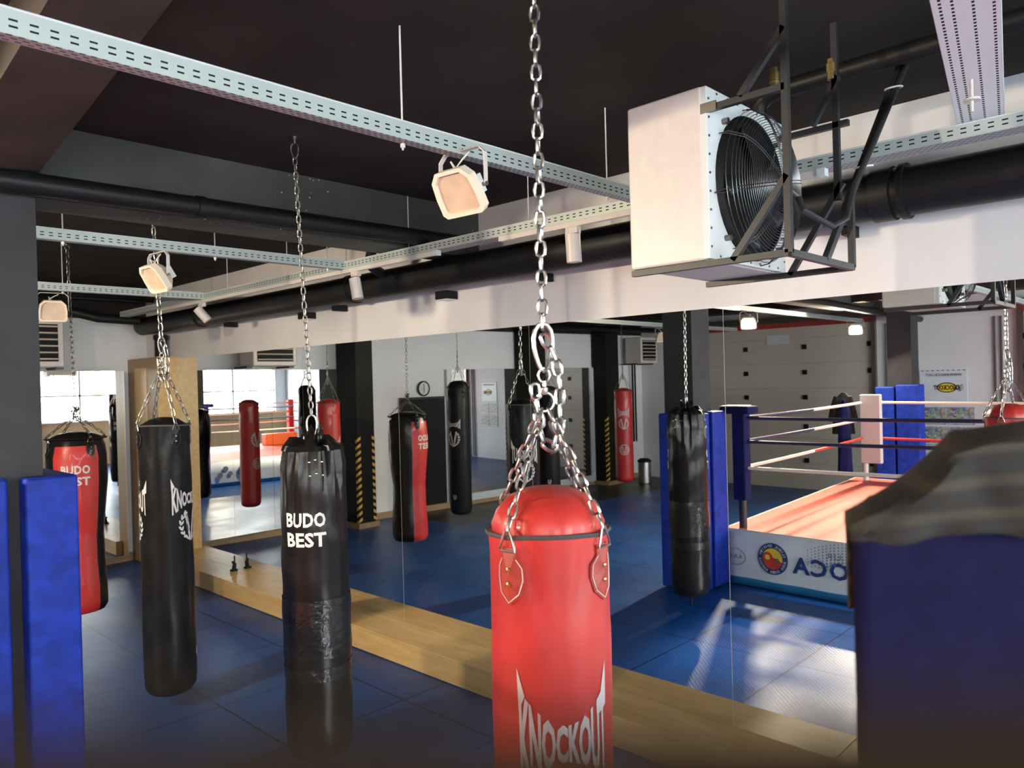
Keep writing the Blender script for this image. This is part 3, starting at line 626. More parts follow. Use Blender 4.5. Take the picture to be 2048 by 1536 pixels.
for i, (x, y, z) in enumerate(((4.36, 2.86, 3.2), (4.36, 4.95, 3.2), (4.36, 7.2, 3.2))):
    t = thing('black_wall_lamp', ['small black lamp under the drain pipe, behind the heavy chain', 'small black lamp under the drain pipe beside the middle spotlight', 'small black lamp under the drain pipe toward the far corner'][i], 'lamp', (x, y, z), 'small black wall lamps')
    MB().box(x-.05, x+.09, y-.07, y+.07, z-.02, z+.05).build('housing', 'black', t, bevel=.004); MB().box(x-.03, x+.085, y-.06, y+.06, z-.026, z-.02).build('lens', 'whitec', t)
for y in (1.55, 3.8, 6.55, 8.9):
    tag(MB().box(4.28, 4.44, y-.02, y+.02, 3.21, 3.27).build('pipe_bracket', 'black', org=(4.3, y, 3.2)), {1.55: 'black bracket under the drain pipe by the fan heater', 3.8: 'black bracket under the drain pipe left of the heavy chain', 6.55: 'black bracket under the drain pipe right of the long thin chain', 8.9: 'black bracket under the drain pipe near the corner'}[y], 'bracket', 'drain pipe brackets')

# cable trays --------------------------------------------------------
TZ = 3.43
def tray(p0, p1, wd, ht, label, side='slots', base='slotb', thick=.003, wall_right=True):
    p0 = Vector(p0); p1 = Vector(p1); d = (p1-p0); L_ = d.length; d.normalize(); n = d.cross(Vector((0, 0, 1))).normalized(); up = Vector((0, 0, 1))
    t = thing('cable_tray', label, 'cable tray', p0, 'perforated cable trays')
    def q(name, a, b, c, e, m, hh):
        mb = MB(); mb.add([a, b, c, e], [(0, 1, 2, 3)], 0, [[(0, 0), (L_, 0), (L_, hh), (0, hh)]]); o = mb.build(name, m, t); s = o.modifiers.new('s', 'SOLIDIFY'); s.thickness = thick; s.offset = 0; return o
    h = n*wd/2
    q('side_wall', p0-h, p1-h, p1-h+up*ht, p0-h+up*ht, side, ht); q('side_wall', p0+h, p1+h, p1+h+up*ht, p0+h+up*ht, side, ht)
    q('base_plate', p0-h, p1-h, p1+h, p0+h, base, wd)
    lip = MB(); lip.tube([p0-h+up*ht, p1-h+up*ht], .0035, 6); lip.tube([p0+h+up*ht, p1+h+up*ht], .0035, 6); lip.build('rolled_lip', 'whitec', t)
    return t
def hanger(p, label):
    t = thing('hanger_rod', label, 'rod', p, 'threaded hanger rods'); x, y, z = p
    MB().tube([(x, y, z-.03), (x, y, CEIL)], .004, 6).build('rod', 'whitec', t); MB().tube([(x, y, z-.02), (x, y, z-.005)], .010, 6).build('nut', 'white', t)
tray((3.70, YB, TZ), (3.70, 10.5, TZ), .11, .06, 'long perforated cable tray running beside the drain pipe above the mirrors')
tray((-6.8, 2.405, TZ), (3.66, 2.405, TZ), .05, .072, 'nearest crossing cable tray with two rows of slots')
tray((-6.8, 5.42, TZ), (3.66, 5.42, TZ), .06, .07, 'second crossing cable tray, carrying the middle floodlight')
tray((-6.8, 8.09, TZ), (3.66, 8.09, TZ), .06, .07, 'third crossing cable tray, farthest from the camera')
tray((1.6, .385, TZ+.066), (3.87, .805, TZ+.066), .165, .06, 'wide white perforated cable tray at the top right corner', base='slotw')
for i, p in enumerate(((.50, 2.42), (1.93, 2.42), (3.30, 2.42), (1.55, 5.42), (2.55, 5.42), (3.5, 5.42), (2.3, 8.09), (3.2, 8.09), (3.70, 3.35), (3.70, 4.6), (3.70, 6.4), (3.70, 7.6))):
    hanger((p[0], p[1], TZ), ['thin rod hanging the near tray at the left picture edge', 'thin rod left of centre hanging the near tray', 'thin rod hanging the near tray by the heavy chain', 'thin rod on the second tray near the charcoal column', 'thin rod on the second tray right of the middle floodlight', 'thin rod at the wall end of the second tray', 'thin rod on the third tray above the far floodlight', 'thin rod at the wall end of the third tray', 'thin rod on the wall tray right of the near floodlight', 'thin rod on the wall tray behind the near floodlight', 'thin rod on the wall tray just past the second tray', 'thin rod on the wall tray toward the third tray'][i])
t = thing('suspension_rod', 'short white rod with washer under the wide tray', 'rod', (3.13, .68, TZ-.03)); MB().tube([(3.13, .68, TZ-.05), (3.13, .68, CEIL)], .006, 8).build('rod', 'white', t); MB().tube([(3.13, .68, TZ-.012), (3.13, .68, TZ-.004)], .028, 16).build('washer', 'white', t)
# lighting rails with spot heads
for i, (y0, y1) in enumerate(((1.42, 3.57), (4.22, 9.2))):
    t = thing('lighting_rail', ['white lighting rail under the wall tray near the fan heater', 'white lighting rail under the wall tray toward the far corner'][i], 'rail', (3.66, y0, TZ-.035)); MB().box(3.635, 3.67, y0, y1, TZ-.036, TZ-.004).build('rail', 'white', t); MB().box(3.63, 3.675, y0-.02, y0+.02, TZ-.04, TZ-.003).build('end_cap', 'whitec', t)
def spot(x, y, z, d, label):
    t = thing('spotlight', label, 'spotlight', (x, y, TZ-.04), 'white cylindrical rail spotlights'); d = Vector(d).normalized(); c = Vector((x, y, z)); a = c-d*.085; b = c+d*.085
    MB().tube([a, b], .047, 24).build('lamp_body', 'white', t, smooth=True); MB().tube([b, b+d*.001], .04, 24).build('lens', 'floodglass', t)
    MB().box(x-.02, x+.02, y-.045, y+.045, TZ-.075, TZ-.036).build('rail_adapter', 'white', t)
    s = Vector((0, 1, 0)) if abs(d.y) < .8 else Vector((1, 0, 0)); s = (s-d*s.dot(d)).normalized()
    m_ = MB(); m_.tube([c+s*.052, a+s*.056+Vector((0, 0, .02)), Vector((x, y, TZ-.08)), a-s*.056+Vector((0, 0, .02)), c-s*.052], .004, 6); m_.build('yoke', 'white', t)
    m_ = MB(); m_.tube([a, a+Vector((.02, .01, .04)), Vector((x-.01, y+.02, TZ-.1)), Vector((x, y, TZ-.07))], .0035, 6); m_.build('cable', 'white', t)
spot(3.66, 2.95, 3.265, (.04, -.02, -1), 'white spotlight on the rail beside the fan heater')
spot(3.66, 5.25, 3.255, (.05, -.18, -1), 'middle white spotlight, on the rail between the two thick chains')
spot(3.66, 8.12, 3.27, (.55, -.35, -.8), 'farthest white spotlight, tilted, near the corner pipe')

# floodlights ----------------------------------------------------------
def floodlight(pos, az, tilt, label, W=.235, Hh=.20, lit=False, bracket_h=.16, group='rectangular floodlights on the trays', flip=1):
    """pos = pivot; az = direction the lens faces (from +X, degrees); tilt = degrees below the horizon"""
    pos = Vector(pos); t = thing('floodlight', label, 'floodlight', pos, group)
    a = rad(az); n = Vector((cos(a)*cos(rad(tilt)), sin(a)*cos(rad(tilt)), -sin(rad(tilt)))); s = Vector((-sin(a), cos(a), 0)); up = n.cross(s)*-1
    if up.z < 0: up = -up
    def P(x, y, z): return pos+s*x+up*y+n*z
    prof = lambda w_, h_, z: [P(x, y, z) for (x, y) in [(-w_*.30, h_), (w_*.30, h_), (w_*.46, h_*.62), (w_*.50, -h_*.1), (w_*.5, -h_*.82), (w_*.42, -h_), (-w_*.42, -h_), (-w_*.5, -h_*.82), (-w_*.50, -h_*.1), (-w_*.46, h_*.62)]]
    k = 10; mb = MB(); A = prof(W, Hh/2, .045); B = prof(W*.97, Hh/2*.97, .0); C_ = prof(W*.55, Hh/2*.6, -.055)
    mb.add(A+B+C_, [tuple(range(2*k, 3*k))]+[(i, (i+1) % k, k+(i+1) % k, k+i) for i in range(k)]+[(k+i, k+(i+1) % k, 2*k+(i+1) % k, 2*k+i) for i in range(k)]); 
    D = prof(W*.86, Hh/2*.84, .045); D2 = prof(W*.84, Hh/2*.82, .030); mb.add(A+D, [(i, k+i, k+(i+1) % k, (i+1) % k) for i in range(k)]); mb.add(D+D2, [(i, k+i, k+(i+1) % k, (i+1) % k) for i in range(k)])
    o = mb.build('housing', 'flood', t); 
    gl = MB(); gl.add(D2, [tuple(range(k))]); gl.build('lens', 'lamp' if lit else 'floodglass', t)
    jb = MB(); q = [P(x, y, z) for z in (-.05, -.10) for (x, y) in ((-.045, -.05), (.045, -.05), (.045, .03), (-.045, .03))]; jb.add(q, [(0, 1, 2, 3), (7, 6, 5, 4), (0, 4, 5, 1), (1, 5, 6, 2), (2, 6, 7, 3), (3, 7, 4, 0)]); jb.build('terminal_box', 'whitec', t)
    bk = MB(); tw = W/2+.012; z = Vector((0, 0, 1)); T = bracket_h; pv = pos-n*.01
    pts = [pv-s*tw, pv-s*tw+z*(T-.03), pv-s*(tw-.03)+z*T, pv+s*(tw-.03)+z*T, pv+s*tw+z*(T-.03), pv+s*tw]
    wv = Vector((n.x, n.y, 0)).normalized()
    for p, q_ in zip(pts, pts[1:]): bk.bar(p, q_, .004 if abs((q_-p).normalized().z) > .9 else .022, .022 if abs((q_-p).normalized().z) > .9 else .004, up=wv if abs((q_-p).normalized().z) > .9 else z)
    bk2 = bk.build('bracket', 'white', t)
    for sg in (-1, 1): MB().tube([pv+s*sg*(tw-.015), pv+s*sg*(tw+.008)], .009, 10).build('pivot_bolt', 'chain_d', t)
    cb = MB(); e = pos+z*T; cb.tube([P(-.01, Hh*.45, -.02), P(-.03, Hh*.45, -.02)+z*.03, pos+z*T*.62-s*.03, pos+z*T*.8+s*.01, e+s*.05+z*(-.01)], .0042, 6); cb.build('cable', 'white', t)
    if lit:
        ld = bpy.data.lights.new('flood_beam', 'AREA'); ld.size = .14; ld.energy = lit; ld.color = (1, .84, .62); lo = bpy.data.objects.new('flood_beam', ld); COL.objects.link(lo); lo.parent = t
        lo.location = n*.06; lo.rotation_euler = n.to_track_quat('-Z', 'Y').to_euler()
    return t
floodlight((2.20, 2.37, 3.275), 184, 32, 'nearest cream floodlight hanging under the near tray left of the heavy chain')
floodlight((2.11, 5.36, 3.24), 186, 32, 'middle cream floodlight hanging from the second tray, in front of a chain')
floodlight((2.20, 8.05, 3.24), 258, 18, 'far cream floodlight beside the charcoal column, facing the camera')
floodlight((-1.9, 5.36, 3.25), -20, 30, 'lit floodlight over the ring, brightest glow in the mirror beside the red door lintel', lit=150)
floodlight((-4.6, 4.75, 3.20), -15, 35, 'lit floodlight at the back ring corner, right-hand glow in the mirror', lit=150)
floodlight((-3.9, 8.2, 3.25), 280, 20, 'unlit floodlight under the third tray, seen small in the mirror')
floodlight((-3.0, -2.6, 3.3), 40, 30, 'added fill floodlight, out of view over the window end of the gym', lit=50)  # added unseen lamp, general fill from behind the camera

# fan heaters -----------------------------------------------------------
def atp(u, v, dep): return Vector((0, 0, H))+(F+RV*((u-1024)/FPX)-UV*((v-768)/FPX))*dep
def heater_main():
    x0, x1, y0, y1, z0, z1 = 2.60, 3.27, 1.44, 1.80, 2.90, 3.56
    t = thing('fan_heater', 'large white fan heater box hanging in a black steel frame', 'heater', (x0, y0, z0))
    MB().box(x0, x1, y0+.02, y1, z0, z1).build('casing', 'white', t, bevel=.012)
    MB().box(x0+.004, x1-.004, y0+.0, y0+.03, z0+.004, z1-.004).build('rear_panel', 'whitec', t, bevel=.003)
    for i in range(9):
        z = z0+.05+i*(z1-z0-.1)/8
        for x in (x0+.018, x1-.018): MB().tube([(x, y0, z), (x, y0-.003, z)], .005, 8).build('rivet', 'chain_d', t)
    for i in range(1, 8):
        for z in (z0+.018, z1-.018): MB().tube([(x0+i*(x1-x0)/8, y0, z), (x0+i*(x1-x0)/8, y0-.003, z)], .005, 8).build('rivet', 'chain_d', t)
    cx, cz, R_ = (x0+x1)/2+.02, (z0+z1)/2-.01, .295
    c = Vector((cx, y0, cz)); Rm = Matrix.Rotation(pi/2, 3, 'X')
    def loc(p): return c+Vector((p[0], -p[2], p[1]))       # local z -> -Y (toward the camera)
    q = MB().lathe([(R_+.0, .0), (R_-.01, .015), (R_-.025, .02), (R_-.03, .006), (.0, .004)], (0, 0, 0), 40, caps=False); s_ = MB(); s_.add([loc(v) for v in q.v], [f for f in q.f], q.m); s_.build('fan_shroud', 'black', t, smooth=True)
    bl = MB()
    for k in range(5):
        a = 2*pi*k/5+.3; vs = []
        for i in range(7):
            r_ = .06+i*.032; a0 = a+.25*i/6; wd = .30-.012*i
            for j, dz in ((0, .0), (1, .035)): vs.append(loc((r_*cos(a0+wd*j*1.6), r_*sin(a0+wd*j*1.6), dz+.0)))
        bl.add(vs, [(2*i, 2*i+1, 2*i+3, 2*i+2) for i in range(6)])
    fb = bl.build('fan_blades', 'fan', t, smooth=True); so_ = fb.modifiers.new('s', 'SOLIDIFY'); so_.thickness = .003
    q = MB().lathe([(.075, .0), (.075, .05), (.06, .09), (.03, .10), (.0, .10)], (0, 0, 0), 24, caps=False); s_ = MB(); s_.add([loc(v) for v in q.v], q.f, q.m); s_.build('motor', 'black', t, smooth=True)
    g = MB(); dome = lambda r_: .035+.105*math.sqrt(max(0, 1-(r_/(R_+.012))**2.6))
    for i in range(27):
        r_ = .045+i*(R_+.01-.045)/26; g.tube([loc((r_*cos(a), r_*sin(a), dome(r_))) for a in [2*pi*k/40 for k in range(40)]], .0016, 4, closed=True)
    for k in range(8):
        a = 2*pi*k/8+.2
        for off in (-.006, .006):
            g.tube([loc((r_*cos(a)-off*sin(a), r_*sin(a)+off*cos(a), dome(r_)+.003)) for r_ in [.04+j*(R_+.015-.04)/7 for j in range(8)]]+[loc(((R_+.02)*cos(a), (R_+.02)*sin(a), .002))], .0022, 4)
    g.build('fan_guard', 'wire', t, smooth=True)
    for k in (1, 3, 5, 7):
        a = 2*pi*k/8+.0; p = loc(((R_+.025)*cos(a), (R_+.025)*sin(a), 0)); MB().tube([p, p+Vector((0, -.025, 0))], .012, 10).build('guard_lug', 'chain_d', t)
    # frame
    fr = MB(); xa, xb, yf = 2.62, 3.22, 1.14
    S = .024; zb = z0-.014; top = CEIL
    for a_, b_ in (((xa, y1+.0, zb), (xa, yf, zb)), ((xb, y1+.0, zb), (xb, yf, zb)), ((xa, yf, zb), (xb, yf, zb)), ((xa, yf, zb), (xa, yf, top)), ((xb, yf, zb), (xb, yf, zb+.30)),
                   ((xb, yf+.05, zb+.28), (xb, yf+.05, top)), ((xa, yf, 3.16), (xa, 1.353, zb)), ((xa, yf, 3.47), (xa, y0+.02, 3.47)), ((xa, y0-.13, 3.48), (xa, yf, 3.68)),
                   ((2.94, yf, zb), (3.70, 1.05, top)), ((xb, yf+.03, 3.24), (xb, 1.40, zb)), ((xb, yf, 3.48), (xb, y0, 3.48)), ((xb, 1.29, 3.50), (xb, yf+.04, 3.68)), ((2.94, yf, zb+.0), (xb, yf, zb+.30))): fr.bar(a_, b_, S, S)
    fr.build('hanging_frame', 'steelblk', t)
    br = MB(); br.box(xa-.018, xa-.012, y0-.04, y0+.03, 3.452, 3.49); br.build('clamp_plate', 'chain_d', t)
    for (x, y, z) in (tuple(atp(1549, 160, 2.85)), tuple(atp(1662, 140, 3.15))):
        v = MB(); v.lathe([(.010, -.04), (.016, -.04), (.016, -.01), (.020, -.01), (.020, .025), (.014, .03), (.014, .045)], (x, y, z), 10); v.build('brass_fitting', 'brass', t)
    cbm = MB(); m0 = loc((.0, .02, .11)); cbm.tube([m0, m0+Vector((-.03, -.02, -.01)), m0+Vector((-.035, -.05, -.05)), m0+Vector((.02, -.08, -.09)), Vector((2.80, 1.16, 3.06)), Vector((2.97, 1.12, 3.02)), Vector((3.06, 1.10, 3.06)), Vector((3.13, 1.09, 3.20)), Vector((3.30, 1.07, 3.40)), Vector((3.66, 1.03, top-.06))], .012, 8); cbm.build('flexible_conduit', 'steelblk', t, smooth=True)
    for f_ in (.40, .78):
        p_ = Vector((2.94, yf, zb)).lerp(Vector((3.70, 1.05, top)), f_)
        ct = MB(); ct.tube([(p_.x+.030*cos(a), p_.y-.01+.034*sin(a), p_.z+.004*cos(a)) for a in [2*pi*k/14 for k in range(14)]], .004, 5, closed=True); ct.build('cable_tie', 'print', t)
    vp = MB(); vp.tube([(x0-.035, y0+.2, 2.98), (x0-.035, y0+.2, 3.0)], .001, 5); 
    v = MB(); v.tube([(x1+.05, y0+.22, z0+.62), (x1+.05, y0+.22, z0+.30)], .030, 12); v.build('feed_hose', 'black', t, smooth=True)
    v = MB(); v.tube([(x1+.05, y0+.22, z0+.30), (x1+.05, y0+.22, z0+.20), (x1+.05, y0+.19, z0+.14), (x1+.05, y0+.13, z0+.14), (x1, y0+.12, z0+.15)], .022, 12); v.build('valve_elbow', 'chrome', t, smooth=True)
    MB().box(x1+.02, x1+.06, y0+.14, y0+.19, z0+.27, z0+.36).build('red_valve_handle', 'red', t)
heater_main()
def heater_far(x0, x1, y0, z0, z1, label, ang=0):
    t = thing('fan_heater', label, 'heater', ((x0+x1)/2, y0, z0)); y1 = y0+.45
    MB().box(x0, x1, y0, y1, z0, z1).build('casing', 'white', t, bevel=.02)
    MB().box(x0+.07, x1-.07, y0-.004, y0+.01, z0+.07, z1-.07).build('louvre_opening', 'black', t)
    for k in range(6):
        z = z0+.10+k*(z1-z0-.2)/5; MB().bar((x0+.075, y0-.012, z), (x1-.075, y0-.012, z), .03, .006, up=(0, .6, 1)).build('louvre_blade', 'flood', t)
    MB().box(x0-.03, x0+.06, y1-.3, y1+.12, z0-.03, z0).build('frame_arm', 'steelblk', t); MB().box(x1-.06, x1+.03, y1-.3, y1+.12, z0-.03, z0).build('frame_arm', 'steelblk', t)
    return t
heater_far(2.38, 3.14, 11.05, 2.80, 3.42, 'white louvred fan heater on the far wall behind the charcoal column')
heater_far(-6.95, -6.25, 10.25, 2.80, 3.42, 'white louvred fan heater in the far left corner, seen in the mirror')
for i, x in enumerate((-6.7, -6.6)):
    tag(MB().tube([(x, 10.75, 0.9), (x, 10.75, 2.8)], .022, 8).build('riser_pipe', 'black', org=(x, 10.75, .9)), ['left black riser pipe under the corner heater', 'right black riser pipe under the corner heater'][i], 'pipe', 'riser pipes under the corner heater')

# ================================================================== bags
D2R = rad
bag(1.575, 1.385, .165, .72, 2.055, 'bright red leather KNOCKOUT bag hanging nearest the camera', 'redp', prints=[('knock', D2R(-138.9+12), 1.535, .25, .27), ('emblem', D2R(-138.9+12), 1.345, .24, .22)], tabs=D2R(-138.9-36), ring_z=2.40, n=64, group='punching bags in the row by the mirror', tabmat='redd', chp=.040, chw=.035, chr_=.0050)
bag(2.385, 3.900, .190, .34, 2.13, 'black BUDO BEST sack bag with gathered top and tape bands', 'blks', prints=[('budo', D2R(-121.9-16), 1.66, .235, .19), ('budo', D2R(78), 1.66, .235, .19)], tabs=D2R(-121.9+5), style='gather', n=64, group='punching bags in the row by the mirror', lean=(-.05, .02), chp=.042, chw=.034, chr_=.0045, chmat='chain_m')
bag(2.405, 6.07, .19, .11, 2.19, 'long black KNOCKOUT bag in front of the plywood box', 'blk', prints=[('knock', D2R(-50), 1.62, .33, .24), ('emblem', D2R(-50), 1.42, .25, .27), ('knock', D2R(-206), 1.62, .33, .24), ('emblem', D2R(-206), 1.42, .25, .27), ('emblem', D2R(-111.9+80), .42, .07, .08)], tabs=D2R(-111.9+24), ring_z=2.66, n=48, group='punching bags in the row by the mirror', lean=(-.04, 0), cap='flat', chp=.062, chw=.044, chr_=.0052, chmat='chain_m')
bag(2.41, 8.20, .265, .33, 2.02, 'red and black torso-shaped BUDO BEST bag behind the column pad', 'blks', prints=[('budo', D2R(-109), 1.675, .25, .19)], tabs=D2R(-80), ring_z=2.25, style='pear', n=40, group='punching bags in the row by the mirror', panel=('red', D2R(-108), D2R(44), .95), carab=False, cap='flat', lean=(-.03, 0), trim='black', chp=.050, chw=.038, chr_=.0048, chmat='chain_d')
bag(2.35, 10.22, .175, .35, 2.20, 'red bag last in the row, shown in the mirror beside the black column', 'red', prints=[('knock', D2R(-75), 1.55, .28, .22), ('badge', D2R(-75), 1.22, .20, .20), ('emblem', D2R(110), 1.55, .26, .30), ('badge', D2R(110), 1.12, .20, .20)], tabs=0, ring_z=2.6, n=28, group='punching bags in the row by the mirror', detail=False, cap='flat', chmat='chain_d')
bag(-4.44, 9.51, .19, .26, 2.19, 'slim red bag by the chrome bin in the far left corner', 'red', prints=[('knock', D2R(-35), 1.72, .26, .22), ('emblem', D2R(-35), 1.50, .24, .26), ('badge', D2R(-35), .95, .22, .22), ('badge', D2R(130), .95, .22, .22)], tabs=.4, ring_z=2.55, n=28, group='punching bags on the far side', detail=False, cap='flat', chmat='chain_d')
bag(.56, 9.20, .18, .32, 2.38, 'slim black KNOCKOUT bag left of the framed mirror', 'blk', prints=[('knock', D2R(-15), 1.78, .24, .14), ('emblem', D2R(-15), 1.56, .24, .28), ('emblem', D2R(-15), .62, .07, .09)], tabs=.2, ring_z=2.75, n=28, group='punching bags on the far side', detail=False, cap='dome', chmat='chain_d', trim='black')
bag(-.9, 8.55, .185, .45, 2.25, 'slim black bag mostly hidden behind another bag in the mirror', 'blk', prints=[('emblem', D2R(-40), .75, .07, .09)], tabs=.6, ring_z=2.6, n=28, group='punching bags on the far side', detail=False, cap='dome', chmat='chain_d', trim='black')

# ================================================================== boxing ring
A_, B_, C_, D_ = Vector((.64, 4.46)), Vector((-4.55, 4.80)), Vector((.76, -.35)), Vector((-4.4, .10))
RZ = .65
ring = t = thing('boxing_ring', 'raised boxing ring with salmon red canvas and white banner skirt', 'boxing ring', (-1.8, 2.4, 0))
corn = [A_, B_, D_, C_]
mb = MB(); mb.add([(p.x, p.y, RZ-.06) for p in corn]+[(p.x, p.y, RZ) for p in corn], [(0, 1, 2, 3), (7, 6, 5, 4), (0, 4, 5, 1), (1, 5, 6, 2), (2, 6, 7, 3), (3, 7, 4, 0)]); mb.build('canvas', 'canvas', t)
hm = MB()
for p, q in zip(corn, corn[1:]+corn[:1]): hm.tube([(p.x, p.y, RZ), (q.x, q.y, RZ)], .008, 6)
hm.build('canvas_hem', 'ropew', t)
def side(p, q, z0, z1, out):
    d = (q-p); n = Vector((d.y, -d.x)).normalized()*out
    return p+n, q+n
ctr = Vector((-1.8, 2.45))
for (p, q) in ((C_, A_), (A_, B_), (B_, D_), (D_, C_)):
    n = Vector(((q-p).y, -(q-p).x)).normalized()
    if n.dot((p+q)/2-ctr) < 0: n = -n
    N_ = 30; mb = MB(); vs = []
    for i in range(N_+1):
        pp = p.lerp(q, i/N_)
        for j, z in enumerate((.012, .10, .35, RZ-.005)):
            o_ = .012+.012*sin(i*1.7+j*1.3)*(j in (1, 2)); vs.append((pp.x+n.x*o_, pp.y+n.y*o_, z))
    fs = []; mm = []
    for i in range(N_):
        for j in range(3): fs.append((i*4+j, (i+1)*4+j, (i+1)*4+j+1, i*4+j+1)); mm.append(1 if j == 0 else 0)
    mb.add(vs, fs, mm); o = mb.build('banner_skirt', ['bannerw', 'bandb'], t, smooth=True); s_ = o.modifiers.new('s', 'SOLIDIFY'); s_.thickness = .004
# banner artwork on the side facing the mirror: axis u runs from C_ to A_ (reads left to right seen from the mirror)
dU = (A_-C_).normalized(); nU = Vector((dU.y, -dU.x)); LU = (A_-C_).length
if nU.x < 0: nU = -nU
def on_banner(name, polys, u, z, w_, h_, m, eps=.03, rot=0, parent=None, p0=C_, d=dU, n=nU):
    mb = MB()
    for (Vs, Fs) in polys:
        o = []
        for (x, y) in Vs:
            p = p0+d*(u+x*w_/2)+n*eps; o.append((p.x, p.y, z+y*h_/2))
        mb.add(o, Fs)
    return mb.build(name, m, parent or t)
def circ(r, n=40, a0=0, a1=2*pi): return [(r*cos(a0+(a1-a0)*k/n), r*sin(a0+(a1-a0)*k/n)) for k in range(n)]
def yat(y): return (y-C_.y)/dU.y
def logo(u, z, S, p0=C_, d=dU, n=nU):
    kw = dict(p0=p0, d=d, n=n)
    lg = on_banner('club_logo', [(circ(1), [tuple(range(40))])], u, z, S, S, 'navyink', .030, **kw)
    on_banner('logo_field', [(circ(.66), [tuple(range(40))])], u, z, S, S, 'yel', .032, parent=lg, **kw)
    # lower red half of the yin and yang disc
    pts = [(.66*cos(a), .66*sin(a)) for a in [pi+.25+(pi-.0)*k/20 for k in range(21)]]
    a_end = pi+.25+pi; ex, ey = cos(a_end), sin(a_end); mid = []
    for k in range(11):
        tt = pi*k/10; cxx, cyy = ex*.33, ey*.33; mid.append((cxx+.33*cos(a_end+tt), cyy+.33*sin(a_end+tt)))
    for k in range(1, 11):
        tt = pi*k/10; cxx, cyy = -ex*.33, -ey*.33; mid.append((cxx+.33*cos(a_end-tt), cyy+.33*sin(a_end-tt)))
    pts += mid[1:-1]
    bm = bmesh.new(); vv = [bm.verts.new((x, y, 0)) for x, y in pts]; f = bm.faces.new(vv); bmesh.ops.triangulate(bm, faces=[f]); bm.verts.index_update(); T_ = [tuple(v.index for v in f.verts) for f in bm.faces]; bm.free()
    on_banner('logo_swirl', [(pts, T_)], u, z, S, S, 'redink', .034, parent=lg, **kw)
    on_banner('logo_spot', [([(x+ex*.33, y+ey*.33) for x, y in circ(.17, 16)], [tuple(range(16))])], u, z, S, S, 'yel', .036, parent=lg, **kw)
    on_banner('logo_spot', [([(x-ex*.33, y-ey*.33) for x, y in circ(.15, 16)], [tuple(range(16))])], u, z, S, S, 'brass', .036, parent=lg, **kw)
    P_ = []
    for word, c0, sg in (('CLUBUL SPORTIV', pi/2, -1), ('JUDO SHIN NAPOCA', -pi/2, 1)):
        for i, ch_ in enumerate(word):
            if ch_ == ' ': continue
            V, Fc, _ = text_poly(ch_, .03); a = c0+sg*(i-(len(word)-1)/2)*.195; rr = .83
            bx = Vector((cos(a), sin(a)))*(1 if sg < 0 else -1); tx = Vector((bx.y, -bx.x))
            P_.append(([tuple(Vector((rr*cos(a), rr*sin(a)))+tx*x*.065+bx*y*.085) for x, y in V], Fc))
    on_banner('logo_lettering', P_, u, z, S, S, 'print', .034, parent=lg, **kw)
logo(yat(3.86), .37, .36)
V, Fc, _ = text_poly('NAPOCA', .03, 1.15); on_banner('banner_lettering', [(V, Fc)], yat(3.04), .34, 1.18, .19, 'navyink')
V, Fc, _ = text_poly('UR', 0, 1.2); on_banner('banner_small_lettering', [(V, Fc)], yat(3.17), .49, .16, .065, 'greyink')
V, Fc, _ = text_poly('A.A.A.', .01, 1.1); on_banner('banner_small_lettering', [(V, Fc)], yat(4.32), .34, .17, .05, 'greyink')
on_banner('banner_ring_mark', [(circ(1, 30)+circ(.93, 30), [(i, (i+1) % 30, 30+(i+1) % 30, 30+i) for i in range(30)])], yat(4.32), .335, .26, .20, 'greyink')
dots = []
for i in range(26):
    for j in range(8):
        s_ = .008+.010*max(0, sin(i*.12))*(j/8); x = (i-13)*.042; y = .28-j*.032+.0008*(i-13)**2*-1
        if y < -.02: continue
        dots.append(([(x+px*s_*.9, y+py*s_*.9) for px, py in circ(1, 6)], [tuple(range(6))]))
on_banner('banner_halftone', dots, yat(2.95), .36, 2, 2, 'greyink')
# second side, facing the far wall
dV = (B_-A_).normalized(); nV = Vector((-dV.y, dV.x)); nV = nV if nV.y > 0 else -nV
logo((A_-B_).length-1.05, .36, .36, p0=B_, d=-dV, n=nV)
on_banner('banner_dots', [([(x+ox, y+oy) for x, y in circ(r_, 20)], [tuple(range(20))]) for ox, oy, r_ in ((0, .06, .07), (-.12, -.06, .06), (.14, -.09, .07))], (A_-B_).length-.55, .38, 2, 2, 'greyink', p0=B_, d=-dV, n=nV)
# posts, pads, ropes
pos_ = {'A': Vector((.50, 4.30)), 'B': B_+Vector((.22, -.25)), 'C': Vector((.0, -.02)), 'D': D_+Vector((.2, .2))}
for k, p in pos_.items():
    if k == 'C': continue
    MB().tube([(p.x, p.y, .0), (p.x, p.y, 2.02)], .045, 16).build('corner_post', 'steelblk' if k != 'B' else 'whitec', t, smooth=True)
def rope(a, b, z, segs, sag=.015, r=.021):
    n = len(segs)
    m_ = MB(); N_ = 16; pts = [Vector((a.x+(b.x-a.x)*i/N_, a.y+(b.y-a.y)*i/N_, z-sag*4*(i/N_)*(1-i/N_))) for i in range(N_+1)]
    e = 0
    for (f, mi) in segs:
        s0 = e; e = f; i0, i1 = round(s0*N_), round(f*N_); m_.tube(pts[i0:i1+1], r, 8, mi=mi)
    m_.build('rope', ['ropew', 'ropen', 'roper'], t, smooth=True)
RZs = (1.95, 1.67, 1.36)
for z, sg in zip(RZs, ([(.5, 1), (1, 0)], [(.5, 1), (1, 0)], [(.5, 0), (1, 2)])): rope(pos_['A'], pos_['B'], z, sg)
for z, sg in zip(RZs, ([(.62, 1), (1, 0)], [(1, 1)], [(1, 0)])): rope(pos_['A'], pos_['C'], z, sg)
for z, sg in zip(RZs, ([(1, 0)], [(1, 0)], [(1, 2)])): rope(pos_['B'], pos_['D'], z, sg)
for z, sg in zip(RZs, ([(1, 0)], [(1, 0)], [(1, 0)])): rope(pos_['D'], pos_['C'], z, sg)
